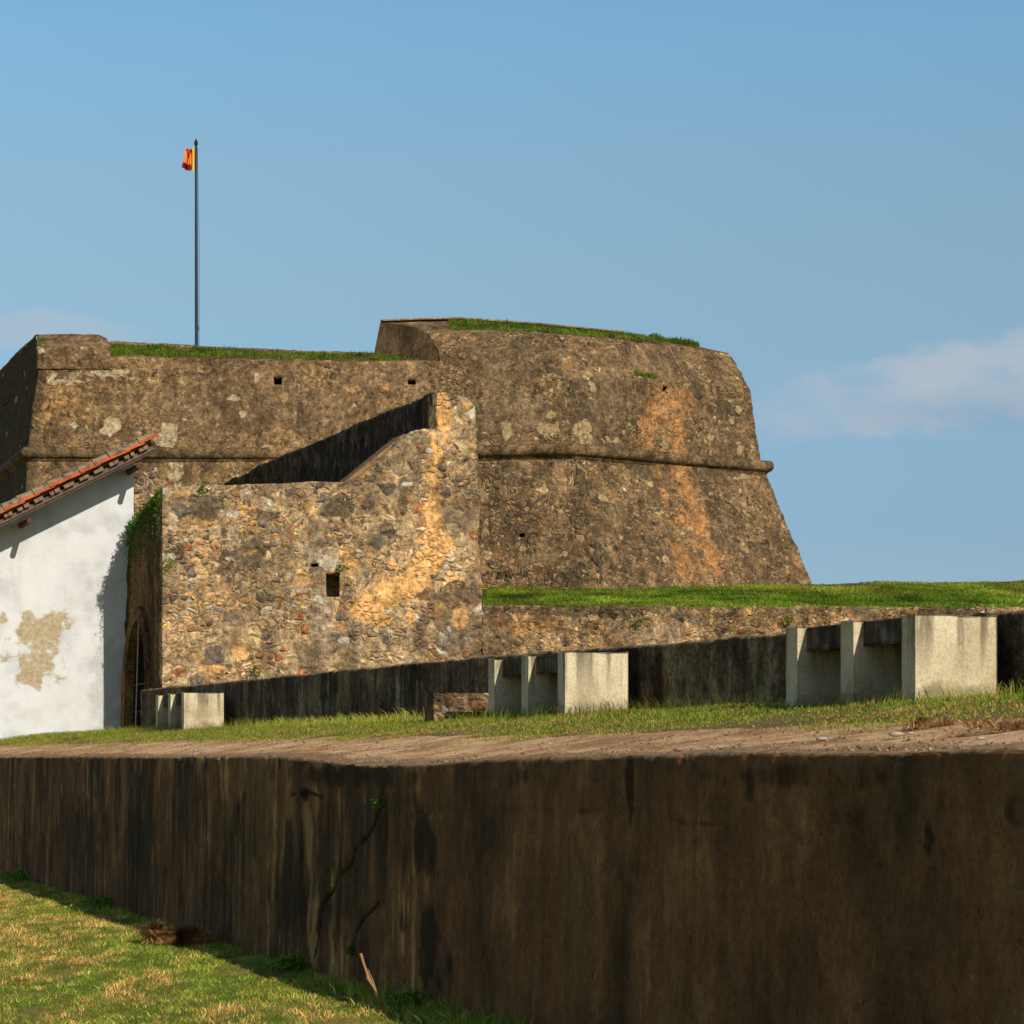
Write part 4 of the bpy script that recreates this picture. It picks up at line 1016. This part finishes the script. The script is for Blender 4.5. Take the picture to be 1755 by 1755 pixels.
def terrace_grass():
    P_ = []
    def gen(n, D0, D1, w0, w1, hmin, hmax, seed, edge, dryb):
        r = np.random.default_rng(seed); D = r.uniform(D0, D1, n); w_ = r.uniform(w0, w1, n)
        t_ = (D-w_*rv[1])/dv[1]
        p = O+t_[:, None]*dv+w_[:, None]*rv
        nb = fbm(np.stack([p[:, 0]*2.5, p[:, 1]*2.5, 0*w_], 1), 5); n2 = fbm(p*1.2+4, 4)
        p[:, 2] = EZ+terrace_z(D, w_)+nb*.03*np.clip(w_*2, 0, 1)-.012
        v = (w_-edge)/.35+n2*3.2+r.normal(0, .25, n)
        k = v > 0; p, w_, n2, nb = p[k], w_[k], n2[k], nb[k]
        h = r.uniform(hmin, hmax, len(p))*np.clip(.6+(w_-edge)*.5, .5, 1.3)*(1+n2)
        dry = np.clip(dryb+nb*1.2-.25*np.clip(w_-edge, 0, 1), .08, .9)
        return blades(p, h, .007, gcols(p, dry, seed)*np.array([1.3, 1.25, 1.0]), .9, seed)
    P_.append(gen(52000, 8.5, 22, 1.0, 2.83, .010, .042, 21, 1.16, .42))
    P_.append(gen(60000, 20, 40, 1.0, 2.83, .012, .050, 22, 1.16, .38))
    P_.append(gen(26000, 36, 46.5, .6, 4.6, .03, .08, 23, 1.2, .30))
    P_.append(gen(5000, 9, 38, 2.0, 2.8, .05, .12, 24, 1.0, .5))
    P_.append(gen(5000, 8.6, 34, .15, 1.5, .006, .022, 25, .3, .97)); P_.append(gen(7000, 8.6, 34, .03, .6, .004, .012, 27, .0, .97)); P_.append(gen(9000, 8.6, 34, .9, 1.6, .012, .035, 26, 1.15, .75))
    return P_
tag(blade_obj('grass', terrace_grass()), 'ragged strip of green and straw grass at the feet of the benches and low wall', 'grass', kind='stuff')

def glacis_grass():
    n = 190000; r = np.random.default_rng(31); x = r.uniform(-.6, 17, n); v = r.random(n)**.9
    e = edgeY(x); y = e-.05+(62.9-e)*v
    p = np.stack([x, y, glac_full(x, y)-.01], 1); n1 = fbm(p*np.array([.5, .3, 0])+3, 4); n2 = fbm(p*np.array([1.5, 1.0, 0]), 3)
    dry = np.clip(.10+n1*.9+np.clip((x-10)/25, 0, .3)+np.where(y > 58, .06*x/3, 0), .02, .6)
    n3 = fbm(p*np.array([.9, .35, 0])+8, 4); c = gcols(p, dry, 32)*1.2*np.clip(1+n2*1.2+n3*2.0, .3, 2)[:, None]*np.array([.66, .82, .42])
    h = r.uniform(.03, .08, n)*(1+n2*1.5)+.05*(r.random(n) < .01)
    return [blades(p, h, .022, c, .8, 33)]
tag(blade_obj('grass', glacis_grass()), 'bright green turf on the slope between the retaining wall and the bastion', 'grass', kind='stuff')

def strip(ptsf, ptsb, n, h0, h1, seed, wd=.03, dry=.12, v0=0, v1=1):
    r = np.random.default_rng(seed); k = r.random(n)*(len(ptsf)-1); i = np.floor(k).astype(int).clip(0, len(ptsf)-2); f = (k-i)[:, None]
    A_ = np.array(ptsf); B_ = np.array(ptsb); a = A_[i]+(A_[i+1]-A_[i])*f; b = B_[i]+(B_[i+1]-B_[i])*f
    v = r.uniform(v0, v1, n)[:, None]; p = a+(b-a)*v; nn = fbm(p*1.5+seed, 4)
    keep = (v[:, 0] > .12+nn*.5) & (v[:, 0] < .93+nn*.5)
    p = p[keep]; nn = fbm(p*3.1+seed, 4)
    return blades(p, r.uniform(h0*.3, h1, len(p))*np.clip(.9+nn*3.2, .15, 2.2), wd*.7, gcols(p, np.clip(dry+fbm(p*1.3+7, 4)*.9, .02, .8), seed)*(1+fbm(p*2, 3)[:, None]*1.8)*np.array([.58, .72, .42]), .8, seed)
xsC = [182, 260, 340, 500, 640, 735]
g1 = strip([P(x, lerpl(x, CXS, FRY), 60.85) for x in xsC], [P(x, lerpl(x, CXS, CRY)+3, 63.0) for x in xsC], 16000, .04, .11, 41)
g2 = strip([P(64, 598, 61.0), P(97, 597, 61.0)], [P(64, 582, 61.5), P(97, 584, 61.5)], 700, .05, .12, 42)
tag(blade_obj('grass', [g1, g2]), 'green grass strip growing along the top of the fort curtain wall', 'grass', kind='stuff')
xf = [(770, 566, 61.6), (860, 569, 61.5), (952, 574, 61.5), (1072, 581, 62.7), (1150, 591, 64.0), (1192, 597, 64.6)]
xb = [(770, 552, 63.6), (800, 550, 63.8), (930, 560, 64.3), (1068, 573, 64.9), (1150, 583, 65.8), (1200, 593, 66.0)]
g3 = strip([P(*p) for p in xf], [P(*p) for p in xb], 13000, .03, .11, 43, v0=.1, v1=.98)
g4 = strip([P(1112, 583, 64.6), P(1150, 587, 65), P(1195, 596, 65.2)], [P(1112, 578, 65.4), P(1150, 583, 65.8), P(1198, 593, 66)], 3000, .06, .13, 44, dry=.03)
g5 = strip([P(1082, 646, 61.7), P(1125, 650, 62.3)], [P(1080, 642, 62.0), P(1125, 645, 62.6)], 500, .04, .12, 45)
tag(blade_obj('grass', [g3, g4, g5]), 'green grass growing on the sloping top of the bastion', 'grass', kind='stuff')

# loose grit and crumbs of earth on the bare strip
def grit():
    r = np.random.default_rng(77); n = 9000
    D = r.uniform(8.6, 36, n)**1.0; w_ = np.concatenate([r.uniform(.03, 1.3, n*2//3), r.uniform(.02, .35, n-n*2//3)])
    t_ = (D-w_*rv[1])/dv[1]; p = O+t_[:, None]*dv+w_[:, None]*rv
    nb = fbm(np.stack([p[:, 0]*2.5, p[:, 1]*2.5, 0*w_], 1), 5); cl = fbm(p*3+2, 3)
    p[:, 2] = EZ+terrace_z(D, w_)+nb*.03*np.clip(w_*2, 0, 1)-.004
    k = cl > r.uniform(-.25, .12, n); p = p[k]; n = len(p)
    s_ = (.003+.010*r.random(n)**4)[:, None, None]
    o = np.array([[1, 0, 0], [0, 1, 0], [-1, 0, 0], [0, -1, 0], [0, 0, .8], [0, 0, -.8]])[None]*r.uniform(.6, 1.4, (n, 6, 3))
    V = (p[:, None, :]+o*s_).reshape(-1, 3); i = np.arange(n)[:, None]*6
    tri = np.array([[0, 1, 4], [1, 2, 4], [2, 3, 4], [3, 0, 4], [1, 0, 5], [2, 1, 5], [3, 2, 5], [0, 3, 5]])
    q = (i[:, None, :]+tri[None]).reshape(-1, 3)
    c = np.array([[.50, .33, .19], [.36, .22, .12], [.44, .33, .22], [.22, .15, .09]])[r.integers(0, 4, n)]*r.uniform(.45, .95, (n, 1))
    c = np.repeat(np.concatenate([c, np.ones((n, 1))], 1), 6, 0)
    return link('gravel', fastmesh('gravel', V, q, c, 'col'), M['grit'])
m, t, co = mat('grit'); M['grit'] = m
finish(t, t.n('ShaderNodeVertexColor', dict(layer_name='col')).outputs[0])
tag(grit(), 'loose grit and crumbs of earth scattered on the bare path above the foreground wall', 'gravel', kind='stuff')

# ------------------------------------------------------------------ small plants
def leaves(c, n, rad, size, seed, cols=GREEN, flat=(1, .4, 1), droop=0.0):
    r = np.random.default_rng(seed); p = r.normal(0, .45, (n, 3))*np.array(flat)*rad; p[:, 2] -= droop*np.abs(r.normal(0, 1, n))
    p = p+np.array(c)
    a = r.normal(0, 1, (n, 3)); a /= np.linalg.norm(a, axis=1, keepdims=True); b = np.cross(a, r.normal(0, 1, (n, 3))); b /= np.linalg.norm(b, axis=1, keepdims=True)
    s = (size*r.uniform(.5, 1.3, n))[:, None]
    V = np.stack([p-a*s, p+b*s*.42, p+a*s, p-b*s*.42], 1).reshape(-1, 3); q = np.arange(n*4).reshape(n, 4)
    cc_ = cols[r.integers(0, len(cols), n)]*r.uniform(.6, 1.35, (n, 1)); cc_ = np.repeat(np.concatenate([cc_, np.ones((n, 1))], 1), 4, 0)
    return V, q, cc_
LG = np.array([[.09, .20, .02], [.13, .25, .03], [.06, .13, .015]])
# creeper hanging over the top of the arch wall
parts = []
for i, q in enumerate(lin(.03, 2.75, 14)):
    z = zc0-.02-.42*(q/Ls)
    parts.append(leaves(A(q, z-.05, -.07), 120, .16, .03, 60+i, LG, (.5, .5, .7), .16+.10*(i % 3)))
for i, q in enumerate(lin(.1, 2.6, 9)):
    z = zc0-.42*(q/Ls)-.55; parts.append(leaves(A(q, z, -.07), 60, .16, .022, 80+i, LG*.6, (.4, .5, 1.4), .25))
tag(blade_obj('creeper', parts), 'green creeper spilling over the top of the narrow wall beside the white house', 'creeper')
def wallplant(px, py, D, n, rad, size, label, seed, group=None, cols=LG, droop=0):
    ob = blade_obj('fern', [leaves((0, 0, 0), n, rad, size, seed, cols, (1, .5, 1), droop)]); ob.location = tuple(P(px, py, D)); tag(ob, label, 'small plant', group); return ob
def Dst(px): s = s_of(px); return C0[1]+rv[1]*s
wallplant(346, 838, Dst(346)-.08, 70, .13, .03, 'small green fern on the top edge of the ochre wall, above its white stones', 1)
wallplant(290, 968, Dst(290)-.1, 70, .12, .03, 'yellow-green weed low on the left corner of the ochre stone wall, under a dark block', 2, cols=LG*1.5)
wallplant(436, 1152, Dst(436)-.1, 60, .12, .035, 'green weed at the foot of the ochre stone wall above the low black wall', 3)
wallplant(583, 972, Dst(583)-.08, 70, .12, .025, 'green tuft on the upper corner of the small dark opening in the ochre wall', 4)
wallplant(744, 727, Dst(744)-.1+.4, 50, .10, .03, 'tiny green plant in the angle beneath the tall stone pier', 5)
wallplant(1094, 1067, Dst(1094)-.1, 60, .14, .035, 'green tuft in the middle of the retaining wall, right of the middle bench', 6)
wallplant(1352, 1064, Dst(1352)-.1, 70, .16, .035, 'yellow-green moss tuft on the retaining wall just above the nearest bench', 7, cols=LG*np.array([1.8, 1.3, .6]))
D_ = KF/(655+649)-.1
wallplant(650, 1372, D_, 90, .05, .012, 'small plant sprouting from the crack near the top of the foreground wall', 8, droop=.01)
D_ = KF/(605+649)-.12
wallplant(603, 1628, D_, 90, .05, .014, 'small dark green weed low on the foreground wall above the stick', 9, cols=LG*.8)
# broad-leaved weeds at the foot of the wall
for i, (px, py, n, rad, lab) in enumerate([(500, 1690, 160, .13, 'bright leafy weed at the foot of the foreground wall left of the stick'), (700, 1722, 120, .10, 'leafy weed at the foot of the foreground wall right of the stick'),
                                           (40, 1508, 200, .22, 'dark leafy weed at the foot of the foreground wall by the left edge'), (175, 1575, 160, .16, 'leafy weed at the foot of the wall left of the dry grass heap')]):
    D_ = KF/(px+649)-.55; x = (px-CX)/F*D_
    ob = blade_obj('weed', [leaves((0, 0, .05), n*2, rad*1.35, .026, 120+i, LG*1.5, (1, 1, .30)), ])
    ob.location = (x, D_, lawn_h(np.array(x), np.array(D_))+.01); tag(ob, lab, 'weed')
# dry grass heap
def heap(name, px, D, rx, rz, n, label, seed, z=None, cols=DRY, wdt=.006, hm=.05):
    r = np.random.default_rng(seed); x = (px-CX)/F*D; a = r.uniform(0, 2*np.pi, n); b = np.arccos(r.uniform(0, 1, n)); k = r.random(n)**.33
    p = np.stack([np.cos(a)*np.sin(b)*rx, np.sin(a)*np.sin(b)*rx*.7, np.cos(b)*rz], 1)*k[:, None]
    p *= (1+fbm(p*9+seed, 3)*1.6)[:, None]; p[:, 2] = np.abs(p[:, 2])
    V, q, c = blades(p, r.uniform(.01, hm, n), wdt, cols[r.integers(0, len(cols), n)]*r.uniform(.6, 1.2, (n, 1)), 2.2, seed)
    ob = blade_obj(name, [(V, q, c)]); ob.location = (x, D, z if z is not None else float(lawn_h(np.array(x), np.array(D)))); tag(ob, label, 'dry grass'); return ob
heap('grass_heap', 308, 20.2, .24, .13, 5200, 'heap of dead brown grass lying against the foot of the foreground wall', 7, cols=DRY*1.1, hm=.11)
heap('grass_heap', 266, 20.2, .08, .17, 2200, 'sunlit tan tuft of dead grass at the left end of the brown heap', 8, hm=.09)
def tp2(px, py):        # terrace point under a surveyed sight line
    best = None
    for D in lin(8, 45, 600):
        x = (px-CX)/F*D; w_ = (x-(5.065-.37*D))*dv[1]
        if w_ < 0: continue
        z = float(terrace_z(np.array(D), np.array(w_)))
        e_ = HY-z/D*F
        if e_ <= py: return np.array([x, D, EZ+z])
    return np.array([x, D, EZ+z])
for i, (px, py, rx, rz, n, lab) in enumerate([(1600, 1246, .17, .03, 420, 'clump of dead straw on the path in front of the nearest bench'), (1730, 1252, .15, .035, 420, 'clump of dead brown grass on the path at the right edge'),
                                              (120, 1270, .3, .035, 500, 'low patch of dead grass on the path below the white wall')]):
    p = tp2(px, py); heap('straw_clump', px, p[1], rx, rz, n, lab, 40+i, p[2]-.005, DRY*1.1, .007)
# stick
ps = tp2(0, 1290)
D_ = 14.8
def LP(px, py): return P(px, py, D_)
tag(bmobj('stick', [tube([LP(658, 1737), LP(643, 1696), LP(631, 1676), LP(629, 1668), LP(623, 1650), LP(618, 1634)], [.012, .009, .014, .009, .008, .010], 7),
                    tube([LP(654, 1730), LP(640, 1682), LP(630, 1660)], [.006, .004, .002], 6)], M['stick'], smooth=True), 'pale broken stick leaning up against the foot of the foreground wall', 'stick')
# pebbles
for i, (px, py, r_, lab) in enumerate([(1408, 1270, .022, 'flat white stone at the wall edge left of the straw clump'), (1535, 1262, .026, 'pale flat stone on the path, the largest, below the nearest bench'), (1560, 1259, .014, 'small white stone touching the larger flat stone on the path'),
                                       (1680, 1268, .015, 'small tan stone near the wall edge at far right'), (942, 1276, .012, 'tiny white pebble on the path below the middle bench')]):
    p = tp2(px, py); bm = bmesh.new(); bmesh.ops.create_icosphere(bm, subdivisions=3, radius=r_)
    for v in bm.verts:
        k = 1+.25*float(fbm(np.array(v.co)*40+i*7, 3)); v.co = Vector((v.co.x*1.3*k, v.co.y*k, v.co.z*.5*k))
    ob = bmobj('stone', bm, M['pebble'], smooth=True); ob.location = (p[0], p[1], p[2]+r_*.35); tag(ob, lab, 'stone')
